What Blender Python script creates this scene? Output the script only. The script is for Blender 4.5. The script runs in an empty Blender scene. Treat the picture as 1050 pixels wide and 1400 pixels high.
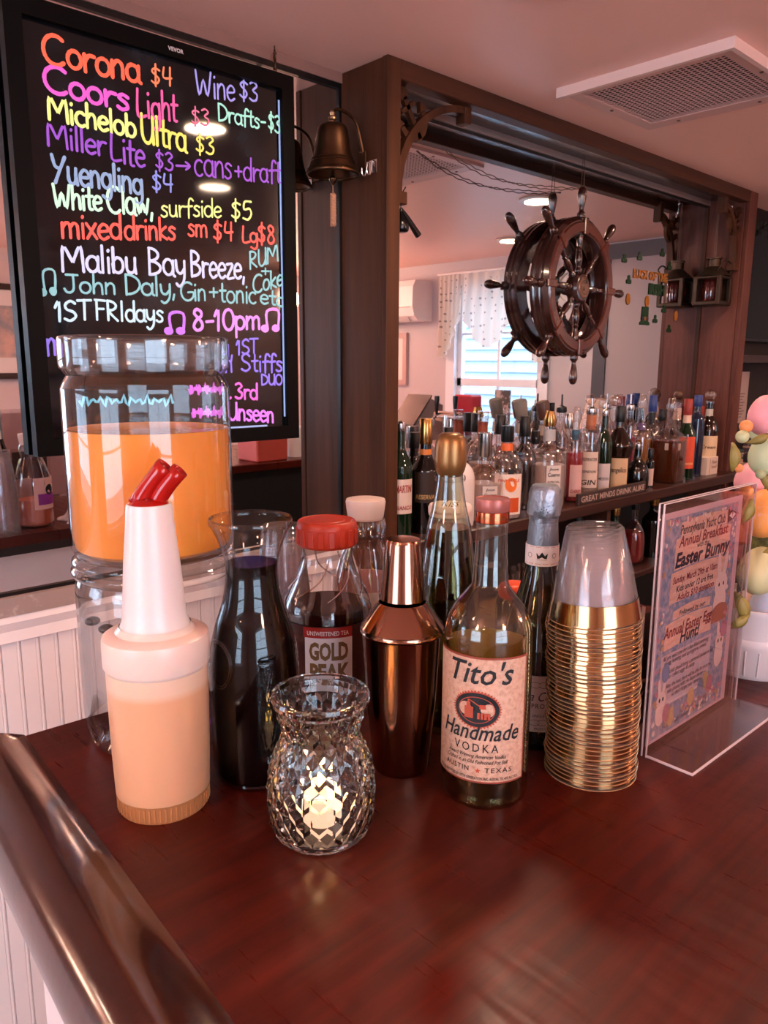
import bpy, math, random
from math import sin, cos, tan, pi, radians, atan2, sqrt
from mathutils import Vector, Matrix
random.seed(7)
sc = bpy.context.scene
COL = sc.collection
# ------------------------------------------------------------------ camera
CZ = 1.51                      # eye height; the bar top is at 1.07, the ceiling at 2.16
FPX, PIT, YAW, ROLL = 1056.24, .1904, .7544, .0055
cd = bpy.data.cameras.new('camera'); cam = bpy.data.objects.new('camera', cd); COL.objects.link(cam)
cd.sensor_fit = 'VERTICAL'; cd.sensor_height = 24; cd.lens = 24 * FPX / 1400
cd.clip_start = .02; cd.clip_end = 100
fwd = Vector((sin(YAW) * cos(PIT), cos(YAW) * cos(PIT), -sin(PIT)))
rgt = Vector((cos(YAW), -sin(YAW), 0)); upv = rgt.cross(fwd)
r2 = rgt * cos(ROLL) + upv * sin(ROLL); u2 = -rgt * sin(ROLL) + upv * cos(ROLL)
R = Matrix((r2, u2, -fwd)).transposed().to_4x4()
cam.matrix_world = Matrix.Translation((0, 0, CZ)) @ R
cd.dof.use_dof = True; cd.dof.focus_distance = .9; cd.dof.aperture_fstop = 18
sc.camera = cam
# ------------------------------------------------------------------ exposure, sky, daylight
sc.view_settings.view_transform = 'Standard'; sc.view_settings.look = 'None'
sc.view_settings.gamma = 1; sc.view_settings.use_curve_mapping = False
sc.view_settings.exposure = 0.87
sc.cycles.use_denoising = True
sc.cycles.max_bounces = 14; sc.cycles.transparent_max_bounces = 64
sc.cycles.transmission_bounces = 14; sc.cycles.glossy_bounces = 6; sc.cycles.diffuse_bounces = 5
sc.cycles.caustics_reflective = True; sc.cycles.blur_glossy = .6; sc.cycles.caustics_refractive = False
sc.cycles.sample_clamp_indirect = 6
w = bpy.data.worlds.new('sky'); sc.world = w; w.use_nodes = True
bg = w.node_tree.nodes['Background']; bg.inputs[0].default_value = (.60, .78, 1.0, 1); bg.inputs[1].default_value = 6

def portal(loc, rot, sx, sy):
    l = bpy.data.lights.new('window_portal', 'AREA'); l.shape = 'RECTANGLE'; l.size = sx; l.size_y = sy
    l.cycles.is_portal = True
    o = bpy.data.objects.new('window_portal', l); o.location = loc; o.rotation_euler = rot; COL.objects.link(o)
XW, YB, XL, YM = 3.92, -2.0, -2.6, 1.4813     # end wall, wall behind, left wall, mirror plane
ZC, ZB, ZS = CZ + .65, CZ - .44, CZ - .423     # ceiling, bar top, back-bar shelf
WIN = [(-.53, .15, CZ - .50, CZ + .50)]        # end wall window: y0, y1, z0, z1
portal((XW + .1, -.19, CZ), (0, radians(90), 0), 1.0, .68)
portal((-.25, YB - .1, CZ - .1), (radians(90), 0, 0), 1.5, 1.3)
portal((XL - .1, .1, CZ - .1), (0, radians(-90), 0), 1.3, 1.5)

# ------------------------------------------------------------------ pixel <-> world helpers (photograph is 1050x1400)
def ray(x, y):
    c, s = cos(ROLL), sin(ROLL); u = (x - 525) / FPX; v = (y - 700) / FPX
    a = u * c + v * s; b = -u * s + v * c
    F = cos(PIT) - b * sin(PIT)
    return Vector((F * sin(YAW) + a * cos(YAW), F * cos(YAW) - a * sin(YAW), -sin(PIT) - b * cos(PIT)))
def _o(v): return Vector((v.x, v.y, v.z + CZ))
def atz(x, y, z): r = ray(x, y); return _o(r * ((z - CZ) / r.z))
def aty(x, y, Y): r = ray(x, y); return _o(r * (Y / r.y))
def atx(x, y, X): r = ray(x, y); return _o(r * (X / r.x))
def mir(p): return Vector((p.x, 2 * YM - p.y, p.z))
def proj(P):
    X, Y, Z = P[0], P[1], P[2] - CZ
    F = X * sin(YAW) + Y * cos(YAW); Rr = X * cos(YAW) - Y * sin(YAW)
    d = F * cos(PIT) - Z * sin(PIT); u = F * sin(PIT) + Z * cos(PIT)
    a = Rr / d; b = -u / d; c, s = cos(ROLL), sin(ROLL)
    return 525 + FPX * (a * c - b * s), 700 + FPX * (a * s + b * c), d
def zat(X, Y, ypx):
    z = CZ
    for _ in range(25):
        e = proj((X, Y, z))[1] - ypx; g = (proj((X, Y, z + 1e-4))[1] - proj((X, Y, z))[1]) / 1e-4; z -= e / g
    return z
def pprof(P, pts):
    """silhouette measured in pixels (y of the axis, half width) -> (radius, height above the base)"""
    out = []
    for y, hw in pts:
        z = zat(P[0], P[1], y); out.append((hw * proj((P[0], P[1], z))[2] / FPX, z - P[2]))
    return out
def facing(P): return atan2(-P[1], -P[0])

# ------------------------------------------------------------------ materials
def rgb(h):
    h = h.lstrip('#'); c = [int(h[i:i + 2], 16) / 255 for i in (0, 2, 4)]
    return tuple(((x + .055) / 1.055) ** 2.4 if x > .04045 else x / 12.92 for x in c) + (1,)
MATS = {}
def mat(name, col='#808080', rough=.5, metal=0, spec=.5, emit=0, ecol=None, coat=0, trans=0, ior=1.45, sub=0, noise=None, bump=None, alpha=1, sheen=0):
    if name in MATS: return MATS[name]
    m = bpy.data.materials.new(name); m.use_nodes = True; nt = m.node_tree; b = nt.nodes['Principled BSDF']
    c = rgb(col) if isinstance(col, str) else col
    b.inputs['Base Color'].default_value = c; b.inputs['Roughness'].default_value = rough; b.inputs['Metallic'].default_value = metal
    b.inputs['Specular IOR Level'].default_value = spec; b.inputs['Coat Weight'].default_value = coat; b.inputs['Coat Roughness'].default_value = .08
    b.inputs['Transmission Weight'].default_value = trans; b.inputs['IOR'].default_value = ior; b.inputs['Alpha'].default_value = alpha
    if sub: b.inputs['Subsurface Weight'].default_value = sub; b.inputs['Subsurface Scale'].default_value = .02
    if emit:
        b.inputs['Emission Color'].default_value = rgb(ecol or col); b.inputs['Emission Strength'].default_value = emit
    tc = nt.nodes.new('ShaderNodeTexCoord')
    if noise:            # (scale vec, col2, detail, lo, hi)
        sv, c2, lo, hi = noise
        mp = nt.nodes.new('ShaderNodeMapping'); mp.inputs['Scale'].default_value = sv
        nz = nt.nodes.new('ShaderNodeTexNoise'); nz.inputs['Scale'].default_value = 1; nz.inputs['Detail'].default_value = 6; nz.inputs['Roughness'].default_value = .65
        cr = nt.nodes.new('ShaderNodeValToRGB'); cr.color_ramp.elements[0].position = lo; cr.color_ramp.elements[1].position = hi
        cr.color_ramp.elements[0].color = c; cr.color_ramp.elements[1].color = rgb(c2)
        nt.links.new(tc.outputs['Object'], mp.inputs[0]); nt.links.new(mp.outputs[0], nz.inputs['Vector'])
        nt.links.new(nz.outputs[0], cr.inputs[0]); nt.links.new(cr.outputs[0], b.inputs['Base Color'])
    if bump:             # (scale vec, strength, distance)
        mp2 = nt.nodes.new('ShaderNodeMapping'); mp2.inputs['Scale'].default_value = bump[0]
        n2 = nt.nodes.new('ShaderNodeTexNoise'); n2.inputs['Scale'].default_value = 1; n2.inputs['Detail'].default_value = 4
        bp = nt.nodes.new('ShaderNodeBump'); bp.inputs['Strength'].default_value = bump[1]; bp.inputs['Distance'].default_value = bump[2]
        nt.links.new(tc.outputs['Object'], mp2.inputs[0]); nt.links.new(mp2.outputs[0], n2.inputs['Vector'])
        nt.links.new(n2.outputs[0], bp.inputs['Height']); nt.links.new(bp.outputs[0], b.inputs['Normal'])
    MATS[name] = m; return m
def thin(name, col='#ffffff', edge='#8a8a8a', base=.04, power=3.5, rough=.02, gain=.9, haze=0):
    """thin-walled glass or plastic film: see-through, reflecting more at grazing angles"""
    if name in MATS: return MATS[name]
    m = bpy.data.materials.new(name); m.use_nodes = True; nt = m.node_tree; nt.nodes.clear()
    out = nt.nodes.new('ShaderNodeOutputMaterial'); mix = nt.nodes.new('ShaderNodeMixShader')
    tr = nt.nodes.new('ShaderNodeBsdfTransparent'); gl = nt.nodes.new('ShaderNodeBsdfGlossy'); gl.inputs['Roughness'].default_value = rough
    gl.inputs['Color'].default_value = (1, 1, 1, 1)
    lw = nt.nodes.new('ShaderNodeLayerWeight'); lw.inputs[0].default_value = .5
    pw = nt.nodes.new('ShaderNodeMath'); pw.operation = 'POWER'; pw.inputs[1].default_value = power
    ml = nt.nodes.new('ShaderNodeMath'); ml.operation = 'MULTIPLY_ADD'; ml.inputs[1].default_value = gain; ml.inputs[2].default_value = base; ml.use_clamp = True
    mc = nt.nodes.new('ShaderNodeMix'); mc.data_type = 'RGBA'; mc.inputs['A'].default_value = rgb(col); mc.inputs['B'].default_value = rgb(edge)
    p2 = nt.nodes.new('ShaderNodeMath'); p2.operation = 'POWER'; p2.inputs[1].default_value = 2.5
    L = nt.links.new
    L(lw.outputs['Facing'], pw.inputs[0]); L(pw.outputs[0], ml.inputs[0]); L(ml.outputs[0], mix.inputs[0])
    L(lw.outputs['Facing'], p2.inputs[0]); L(p2.outputs[0], mc.inputs['Factor']); L(mc.outputs['Result'], tr.inputs[0])
    L(tr.outputs[0], mix.inputs[1]); L(gl.outputs[0], mix.inputs[2])
    if haze:
        df = nt.nodes.new('ShaderNodeBsdfDiffuse'); df.inputs[0].default_value = rgb(col); m2 = nt.nodes.new('ShaderNodeMixShader'); m2.inputs[0].default_value = haze
        L(mix.outputs[0], m2.inputs[1]); L(df.outputs[0], m2.inputs[2]); L(m2.outputs[0], out.inputs[0])
    else: L(mix.outputs[0], out.inputs[0])
    MATS[name] = m; return m

GLASS = thin('clear_glass', '#f8f8f8', '#a8a4a4', .045, 3.4, .02, .7)
GLASS_BG = thin('bottle_glass', '#f6f2f0', '#a89f9c', .08, 3)
PLAST = thin('clear_plastic', '#fbf8f8', '#c9c2c2', .018, 4, .05, .6, haze=.035)
ACRYL = thin('acrylic', '#fdfafa', '#d8d0d0', .045, 4, .03, .8)
REAL = mat('solid_glass', '#ffffff', .0, trans=1, ior=1.48)
REALV = mat('pressed_glass', '#f2f4f2', .01, trans=1, ior=1.45)
WOOD = mat('dark_oak', '#321b10', .46, spec=.2, noise=((30, 30, 1.6), '#533220', .3, .75), bump=((60, 60, 3), .15, .002))
WOODH = mat('dark_oak_beam', '#321b12', .46, spec=.22, noise=((1.6, 30, 30), '#523122', .3, .75), bump=((3, 60, 60), .15, .002))
WOODP = mat('red_oak_panel', '#44211a', .48, spec=.25, noise=((14, 30, 2.2), '#704236', .3, .8), bump=((60, 60, 4), .12, .002))
SOFF = mat('varnished_soffit', '#2c2422', .16, spec=.7, noise=((2, 14, 14), '#4a3c38', .3, .8), bump=((20, 60, 60), .25, .004))
SHELF = mat('shelf_wood', '#2a1510', .3, spec=.5, noise=((2, 30, 30), '#45241a', .3, .8))
WALLM = mat('warm_wall_paint', '#c9b9b8', .7, bump=((60, 60, 60), .08, .003))
DADO = mat('dado_paint', '#f0e8ea', .5)
CEILM = mat('ceiling_paint', '#f2c8bb', .35, spec=.35, bump=((180, 180, 180), .25, .0015))
BLACK = mat('black_plastic', '#0c0c0d', .35)
BLACKM = mat('matt_black', '#101011', .7)
WHITE = mat('white_plastic', '#e9e2df', .35, sub=0)
CHROME = mat('chrome', '#d8d8d8', .12, metal=1)
GOLD = mat('gold_foil', '#ad865c', .13, metal=1)
BRASS = mat('aged_brass', '#5e4330', .38, metal=1, noise=((20, 20, 20), '#3e2d20', .3, .7))
MIRM = mat('mirror_silver', (.82, .83, .86, 1), .012, metal=1)
INK = mat('black_ink', '#16171a', .6)

# ------------------------------------------------------------------ mesh builder
def sp(pts, n=5):
    """Catmull-Rom through the points"""
    out = []
    P = [Vector(p) for p in pts]
    for i in range(len(P) - 1):
        a = P[max(i - 1, 0)]; b = P[i]; c = P[i + 1]; d = P[min(i + 2, len(P) - 1)]
        for k in range(n):
            t = k / n
            out.append(.5 * ((2 * b) + (c - a) * t + (2 * a - 5 * b + 4 * c - d) * t * t + (3 * b - a - 3 * c + d) * t ** 3))
    out.append(P[-1]); return [tuple(v) for v in out]
class MB:
    def __init__(s): s.v = []; s.f = []
    def add(s, v, f):
        n = len(s.v); s.v += [tuple(x) for x in v]; s.f += [tuple(i + n for i in q) for q in f]; return s
    def box(s, x0, x1, y0, y1, z0, z1):
        return s.add([(x0, y0, z0), (x1, y0, z0), (x1, y1, z0), (x0, y1, z0), (x0, y0, z1), (x1, y0, z1), (x1, y1, z1), (x0, y1, z1)],
                     [(0, 3, 2, 1), (4, 5, 6, 7), (0, 1, 5, 4), (1, 2, 6, 5), (2, 3, 7, 6), (3, 0, 4, 7)])
    def bbox(s, x0, x1, y0, y1, z0, z1, b=.003):
        """box with bevelled edges"""
        n = len(s.v); v = []
        for (z, i) in ((z0, b), (z0 + b, 0), (z1 - b, 0), (z1, b)):
            e = b
            v += [(x0 + e + 0 * i, y0 + i, z), (x1 - e, y0 + i, z), (x1 - i, y0 + e, z), (x1 - i, y1 - e, z), (x1 - e, y1 - i, z), (x0 + e, y1 - i, z), (x0 + i, y1 - e, z), (x0 + i, y0 + e, z)]
        f = [tuple(reversed(range(8))), tuple(range(24, 32))]
        for k in range(3):
            for j in range(8): f.append((k * 8 + j, k * 8 + (j + 1) % 8, k * 8 + 8 + (j + 1) % 8, k * 8 + 8 + j))
        return s.add(v, f)
    def lathe(s, prof, seg=48, o=(0, 0, 0), sq=0, M=None, closed=False):
        v = []; f = []; rings = []
        for r, z in prof:
            if r < 1e-6: rings.append([len(v)]); v.append(Vector((0, 0, z)))
            else:
                rr = []
                for k in range(seg):
                    a = 2 * pi * k / seg; q = 1
                    if sq: q = 1 / (abs(cos(a)) ** sq + abs(sin(a)) ** sq) ** (1 / sq)
                    rr.append(len(v)); v.append(Vector((r * q * cos(a), r * q * sin(a), z)))
                rings.append(rr)
        prs = list(zip(rings, rings[1:])) + ([(rings[-1], rings[0])] if closed else [])
        for A, B in prs:
            if len(A) == 1 and len(B) == 1: continue
            for k in range(seg):
                k2 = (k + 1) % seg
                if len(A) == 1: f.append((A[0], B[k2], B[k]))
                elif len(B) == 1: f.append((A[k], A[k2], B[0]))
                else: f.append((A[k], A[k2], B[k2], B[k]))
        if M: v = [M @ x for x in v]
        return s.add([Vector(x) + Vector(o) for x in v], f)
    def tube(s, path, r, seg=8, closed=False, rs=None, cap=True):
        P = [Vector(p) for p in path]; n = len(P); v = []; f = []
        up = Vector((0, 0, 1)); prev = None
        for i, p in enumerate(P):
            t = (P[(i + 1) % n] - P[i - 1]) if closed else (P[min(i + 1, n - 1)] - P[max(i - 1, 0)])
            if t.length < 1e-9: t = Vector((0, 0, 1))
            t.normalize()
            if prev is None:
                a = t.cross(up); 
                if a.length < .1: a = t.cross(Vector((1, 0, 0)))
            else: a = prev - t * prev.dot(t)
            a.normalize(); prev = a; b = t.cross(a); q = rs[i] if rs else r
            for k in range(seg):
                an = 2 * pi * k / seg; v.append(p + (a * cos(an) + b * sin(an)) * q)
        for i in range(n if closed else n - 1):
            for k in range(seg):
                j = (i + 1) % n; f.append((i * seg + k, i * seg + (k + 1) % seg, j * seg + (k + 1) % seg, j * seg + k))
        if cap and not closed: f.append(tuple(reversed(range(seg)))); f.append(tuple(range((n - 1) * seg, n * seg)))
        return s.add(v, f)
    def prism(s, poly, fn, d0, d1):
        """polygon in (u, v) extruded between depths d0 and d1; fn maps (u, v, d) to 3-D"""
        n = len(poly); v = [fn(u, w_, d0) for u, w_ in poly] + [fn(u, w_, d1) for u, w_ in poly]
        f = [tuple(reversed(range(n))), tuple(range(n, 2 * n))] + [(i, (i + 1) % n, n + (i + 1) % n, n + i) for i in range(n)]
        return s.add(v, f)
    def ball(s, c, r, seg=16, rg=10, sc_=(1, 1, 1), M=None):
        pr = [(sin(pi * k / rg), -cos(pi * k / rg)) for k in range(rg + 1)]; pr[0] = (0, -1); pr[-1] = (0, 1)
        m = MB().lathe(pr, seg)
        vs = [Vector((a * sc_[0] * r, b * sc_[1] * r, c_ * sc_[2] * r)) for a, b, c_ in m.v]
        if M: vs = [M @ x for x in vs]
        return s.add([x + Vector(c) for x in vs], m.f)
    def build(s, name, m, parent=None, loc=None, smooth=35, **kw):
        me = bpy.data.meshes.new(name); me.from_pydata(s.v, [], s.f); me.validate(); me.update()
        me.materials.append(m)
        if smooth:
            me.polygons.foreach_set('use_smooth', [True] * len(me.polygons)); me.set_sharp_from_angle(angle=radians(smooth))
        o = bpy.data.objects.new(name, me); COL.objects.link(o)
        if parent is not None: o.parent = parent
        if loc is not None: o.location = loc
        for k, x in kw.items(): o[k] = x
        return o
def thing(name, label, cat, loc=(0, 0, 0), group=None, rz=0):
    o = bpy.data.objects.new(name, None); COL.objects.link(o); o.location = loc; o.rotation_euler = (0, 0, rz)
    o.empty_display_size = .02
    o['label'] = label; o['category'] = cat
    if group: o['group'] = group
    return o
def struct(o): o['kind'] = 'structure'; return o

# ------------------------------------------------------------------ printed lettering (built-in font as flat mesh)
_tc = {}
def _fine(me):
    import bmesh
    bm = bmesh.new(); bm.from_mesh(me); bmesh.ops.triangulate(bm, faces=bm.faces)
    for _ in range(3):
        e = [x for x in bm.edges if x.calc_length() > .14]
        if not e: break
        bmesh.ops.subdivide_edges(bm, edges=e, cuts=1); bmesh.ops.triangulate(bm, faces=bm.faces)
    bm.to_mesh(me); bm.free()
def text2d(s, size=1, shear=0, bold=0, sx=1, space=1):
    fine = size > .011; key = (s, shear, bold, space, fine)
    if key not in _tc:
        c = bpy.data.curves.new('t', 'FONT'); c.body = s; c.size = 1; c.shear = shear; c.offset = bold; c.align_x = 'CENTER'; c.resolution_u = 2; c.space_character = space
        o = bpy.data.objects.new('t', c); COL.objects.link(o)
        me = o.to_mesh()
        if fine: me = me.copy(); _fine(me)
        _tc[key] = ([tuple(v.co) for v in me.vertices], [tuple(p.vertices) for p in me.polygons])
        o.to_mesh_clear(); bpy.data.objects.remove(o); bpy.data.curves.remove(c)
    v, f = _tc[key]
    return [(x * size * sx, y * size) for x, y, z in v], f
def put_text(mb, s, fn, u, v, size, shear=0, bold=0, sx=1, rot=0, width=None, space=1):
    pts, f = text2d(s, size, shear, bold, sx, space)
    if width and pts:
        w_ = max(p[0] for p in pts) - min(p[0] for p in pts); k = width / w_; pts = [(a * k, b) for a, b in pts]
    c, s_ = cos(rot), sin(rot)
    mb.add([fn(u + a * c - b * s_, v + a * s_ + b * c) for a, b in pts], f); return mb
def cyl(r, a0, z0=0):
    return lambda u, v, d=0: ((r + d) * cos(a0 + u / r), (r + d) * sin(a0 + u / r), z0 + v)
def patch(mb, fn, u0, u1, v0, v1, nu=16, nv=1, top=None):
    v = []; 
    for j in range(nv + 1):
        for i in range(nu + 1):
            u = u0 + (u1 - u0) * i / nu; t = j / nv; vt = v1 + (top(u) if top else 0)
            v.append(fn(u, v0 + (vt - v0) * t))
    f = [(j * (nu + 1) + i, j * (nu + 1) + i + 1, (j + 1) * (nu + 1) + i + 1, (j + 1) * (nu + 1) + i) for j in range(nv) for i in range(nu)]
    mb.add(v, f); return mb
def disc2d(cx, cy, rx, ry, n=24): return [(cx + rx * cos(2 * pi * k / n), cy + ry * sin(2 * pi * k / n)) for k in range(n)]
def flat(mb, poly, fn):
    n = len(mb.v); mb.v += [tuple(fn(a, b)) for a, b in poly]; mb.f.append(tuple(range(n, n + len(poly)))); return mb

# ================================================================== ROOM
def S(name, mb, m, smooth=0, parent=None): 
    o = mb.build(name, m, parent, smooth=smooth)
    if parent is None: struct(o)
    return o
S('floor', MB().box(XL, XW, YB, YM + .1, -.1, 0), mat('tan_floor', '#8a7468', .5, noise=((3, 3, 3), '#9c8678', .3, .7)))
S('ceiling', MB().box(XL, XW + .1, YB, YM + .1, ZC, ZC + .1), CEILM)
S('wall_back', MB().box(XL - .1, XW + .1, YM + .004, YM + .1, 0, ZC), WALLM)
# end wall with a window opening
y0, y1, z0, z1 = WIN[0]
S('wall_end', MB().box(XW, XW + .1, YB, y0, 0, ZC).box(XW, XW + .1, y1, YM + .1, 0, ZC).box(XW, XW + .1, y0, y1, 0, z0).box(XW, XW + .1, y0, y1, z1, ZC), mat('grey_wall_paint', '#b9b2b6', .6))
S('wall_front', MB().box(XL, -1.0, YB - .1, YB, 0, ZC).box(.5, XW, YB - .1, YB, 0, ZC).box(-1, .5, YB - .1, YB, 0, CZ - .75).box(-1, .5, YB - .1, YB, CZ + .5, ZC), WALLM)
S('wall_left', MB().box(XL - .1, XL, YB, -.65, 0, ZC).box(XL - .1, XL, .85, YM + .1, 0, ZC).box(XL - .1, XL, -.65, .85, 0, CZ - .75).box(XL - .1, XL, -.65, .85, CZ + .5, ZC), WALLM)
WT = mat('window_white', '#dfe3ea', .4)
def window(name, fn, a0, a1, z0, z1, mid):
    root = MB()
    def bx(mb, a, b, c, d, e0=-.015, e1=.09): 
        p = [fn(a, c, e0), fn(b, d, e1)]
        return mb.box(min(p[0][0], p[1][0]), max(p[0][0], p[1][0]), min(p[0][1], p[1][1]), max(p[0][1], p[1][1]), min(p[0][2], p[1][2]), max(p[0][2], p[1][2]))
    bx(root, a0 - .07, a0 + .003, z0 - .07, z1 + .07); bx(root, a1 - .003, a1 + .07, z0 - .07, z1 + .07); bx(root, a0 + .003, a1 - .003, z1 - .003, z1 + .0695); bx(root, a0 + .003, a1 - .003, z0 - .0695, z0 + .003, -.04)
    o = S(name, root, WT)
    s = MB(); t = .035
    for (p, q) in ((z0, mid), (mid, z1)):
        bx(s, a0, a0 + t, p, q, .02, .05); bx(s, a1 - t, a1, p, q, .02, .05); bx(s, a0, a1, p, p + t * .7, .02, .05); bx(s, a0, a1, q - t * .7, q, .02, .05)
    s.build('sash', WT, o, smooth=0)
    g = MB(); c = (a0 + a1) / 2
    bx(g, c - .008, c + .008, z0, z1, .028, .042)
    for zz in ((z0 + mid) / 2, (mid + z1) / 2): bx(g, a0, a1, zz - .007, zz + .007, .028, .042)
    g.build('glazing_bar', WT, o, smooth=0)
    for (p, q) in ((z0, mid), (mid, z1)):
        bx(MB(), a0 + t, a1 - t, p + t * .7, q - t * .7, .034, .036).build('pane', thin('window_pane', '#ffffff', '#e8eef0', .03, 4), o, smooth=0)
    return o
window('window_1', lambda a, z, e: (XW + e, a, z), y0, y1, z0, z1, CZ - .12)
window('window_2', lambda a, z, e: (a, YB - e, z), -1, .5, CZ - .75, CZ + .5, CZ - .1)
window('window_3', lambda a, z, e: (XL - e, a, z), -.65, .85, CZ - .75, CZ + .5, CZ - .1)
# neighbour's clapboard wall outside the end window
nb = thing('neighbour_house', 'pale blue clapboard house wall outside the window', 'house', (XW + 2.2, -.6, 0))
CLAP = mat('pale_siding', '#8fa3ae', .6)
MB().box(.03, .1, -2.6, 3, 0, 3.4).build('wall', CLAP, nb, smooth=0)
bd = None
for k in range(30):
    if bd is None:
        bd = MB().add([(0, -2.6, 0), (.03, -2.6, .11), (.03, 3, .11), (0, 3, 0), (.03, -2.6, 0), (.03, 3, 0)], [(0, 3, 2, 1), (0, 4, 5, 3), (0, 1, 4), (3, 5, 2)]).build('clapboard', CLAP, nb, smooth=0); o = bd
    else:
        o = bd.copy(); COL.objects.link(o); o.parent = nb
    o.location = (0, 0, .11 * k)
m = MB(); m.box(-.03, .03, .55, 1.25, 1.2, 2.5); m.build('window_frame', WT, nb, smooth=0)
MB().box(-.035, -.02, .62, 1.18, 1.27, 2.43).build('pane', mat('dim_pane', '#8fa6b5', .1), nb, smooth=0)
S('ground', MB().box(XL - 6, XL, -8, 8, -.2, -.1).box(XW, XW + 8, -8, 8, -.2, -.1).box(XL, XW, -8, YB, -.2, -.1), mat('pavement', '#9a9a98', .8))

# valance curtains at the end window
CURT = mat('dotted_voile', '#ded6cc', .8, emit=0)
def curtain_mat():
    m = bpy.data.materials.new('dotted_voile2'); m.use_nodes = True; nt = m.node_tree; b = nt.nodes['Principled BSDF']; b.inputs['Roughness'].default_value = .8
    tc = nt.nodes.new('ShaderNodeTexCoord'); mp = nt.nodes.new('ShaderNodeMapping'); mp.inputs['Scale'].default_value = (1, 24, 24)
    vo = nt.nodes.new('ShaderNodeTexVoronoi'); vo.feature = 'F1'; vo.inputs['Randomness'].default_value = .25; vo.inputs['Scale'].default_value = 1
    cr = nt.nodes.new('ShaderNodeValToRGB'); cr.color_ramp.interpolation = 'CONSTANT'
    cr.color_ramp.elements[0].color = rgb('#9a8f8c'); cr.color_ramp.elements[1].position = .17; cr.color_ramp.elements[1].color = rgb('#e6ddd2')
    L = nt.links.new; L(tc.outputs['Object'], mp.inputs[0]); L(mp.outputs[0], vo.inputs[0]); L(vo.outputs['Distance'], cr.inputs[0]); L(cr.outputs[0], b.inputs['Base Color'])
    tl = nt.nodes.new('ShaderNodeBsdfTranslucent'); L(cr.outputs[0], tl.inputs[0]); mx = nt.nodes.new('ShaderNodeMixShader'); mx.inputs[0].default_value = .45
    out = nt.nodes['Material Output']; L(b.outputs[0], mx.inputs[1]); L(tl.outputs[0], mx.inputs[2]); L(mx.outputs[0], out.inputs[0]); return m
CM = curtain_mat()
vt = thing('valance_curtain', 'cream dotted valance curtain swagged over the window reflected in the mirror', 'curtain', (XW - .05, -.19, CZ + .56))
def swag(y0, y1, hang, name):
    m = MB(); nu, nv = 40, 14; v = []
    for i in range(nu + 1):
        t = i / nu; y = y0 + (y1 - y0) * t; ln = hang(t)
        for j in range(nv + 1):
            s_ = j / nv; v.append((-.02 + .012 * sin(t * 34 + s_ * 2) * (.4 + s_), y, -ln * s_))
    m.add(v, [(i * (nv + 1) + j, (i + 1) * (nv + 1) + j, (i + 1) * (nv + 1) + j + 1, i * (nv + 1) + j + 1) for i in range(nu) for j in range(nv)])
    return m.build(name, CM, vt, smooth=60)
swag(-.44, -.24, lambda t: .52 - .30 * max(0, t - .35) ** 1.2 * 1.6, 'side_panel')
swag(-.24, .20, lambda t: .24 + .22 * sin(pi * t), 'swag')
swag(.20, .42, lambda t: .25 + .3 * min(1, t * 1.5), 'side_panel')
MB().tube([(-.005, -.46, .01), (-.005, .44, .01)], .008).build('curtain_rod', WHITE, vt)

# split air conditioner, framed print on the end wall (seen in the mirror)
ac = thing('air_conditioner', 'white wall-mounted air conditioner on the grey end wall', 'air conditioner', (XW, -1.15, CZ + .28))
pr = [(0, 0), (-.13, 0), (-.17, .03), (-.19, .09), (-.185, .22), (-.16, .26), (0, .26)]
MB().prism(pr, lambda u, v, d: (u, d, v), -.40, .40).build('housing', mat('ac_white', '#e4dcdb', .4), ac, smooth=0)
MB().prism([(-.132, -.004), (-.172, .026), (-.176, .03), (-.14, -.006)], lambda u, v, d: (u, d, v), -.34, .34).build('air_flap', mat('ac_flap', '#c4bcbc', .4), ac, smooth=0)
MB().box(-.192, -.188, -.38, .38, .085, .089).build('panel_seam', mat('seam_grey', '#8d8686', .6), ac, smooth=0)
def picture(name, label, org, ax, w_, h_, fr, paint):
    """frame hanging on a wall; ax = +1/-1 normal along x or 'y'"""
    t = thing(name, label, 'picture', org)
    fn = (lambda u, v, d: (-d, u, v)) if ax == 'x' else (lambda u, v, d: (u, d, v))
    f = .035; m = MB()
    for a, b, c, d in ((-w_ / 2, w_ / 2, h_ / 2 - f, h_ / 2), (-w_ / 2, w_ / 2, -h_ / 2, -h_ / 2 + f), (-w_ / 2, -w_ / 2 + f, -h_ / 2 + f, h_ / 2 - f), (w_ / 2 - f, w_ / 2, -h_ / 2 + f, h_ / 2 - f)):
        m.prism([(a, c), (b, c), (b, d), (a, d)], fn, 0, .025)
    m.build('frame', fr, t, smooth=0)
    MB().prism([(-w_ / 2 + f, -h_ / 2 + f), (w_ / 2 - f, -h_ / 2 + f), (w_ / 2 - f, h_ / 2 - f), (-w_ / 2 + f, h_ / 2 - f)], fn, 0, .008).build('mount', mat('mount_card', '#d9d0cc', .7), t, smooth=0)
    m = MB(); paint(m, fn); m.build('print', mat(name + '_print', '#7f8790', .5, noise=((9, 9, 9), '#c9a79a', .35, .65)), t, smooth=0)
def pnt(m, fn): m.prism([(-.13, -.13), (.12, -.13), (.10, -.02), (0, .09), (-.10, 0)], fn, .008, .010)
picture('framed_print', 'pale framed print hanging under the air conditioner on the end wall', (XW, -1.2, CZ + .03), 'x', .46, .36, mat('pink_frame', '#b59a98', .5), pnt)
def pnt2(m, fn): m.prism([(-.09, -.15), (.09, -.15), (.09, .15), (-.09, .15)], fn, .008, .010)
picture('framed_picture', 'dark framed pale picture seen at the left edge of the mirror', (1.62, YB, CZ + .17), 'y', .38, .55, mat('dark_frame', '#33241f', .4), pnt2)
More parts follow.
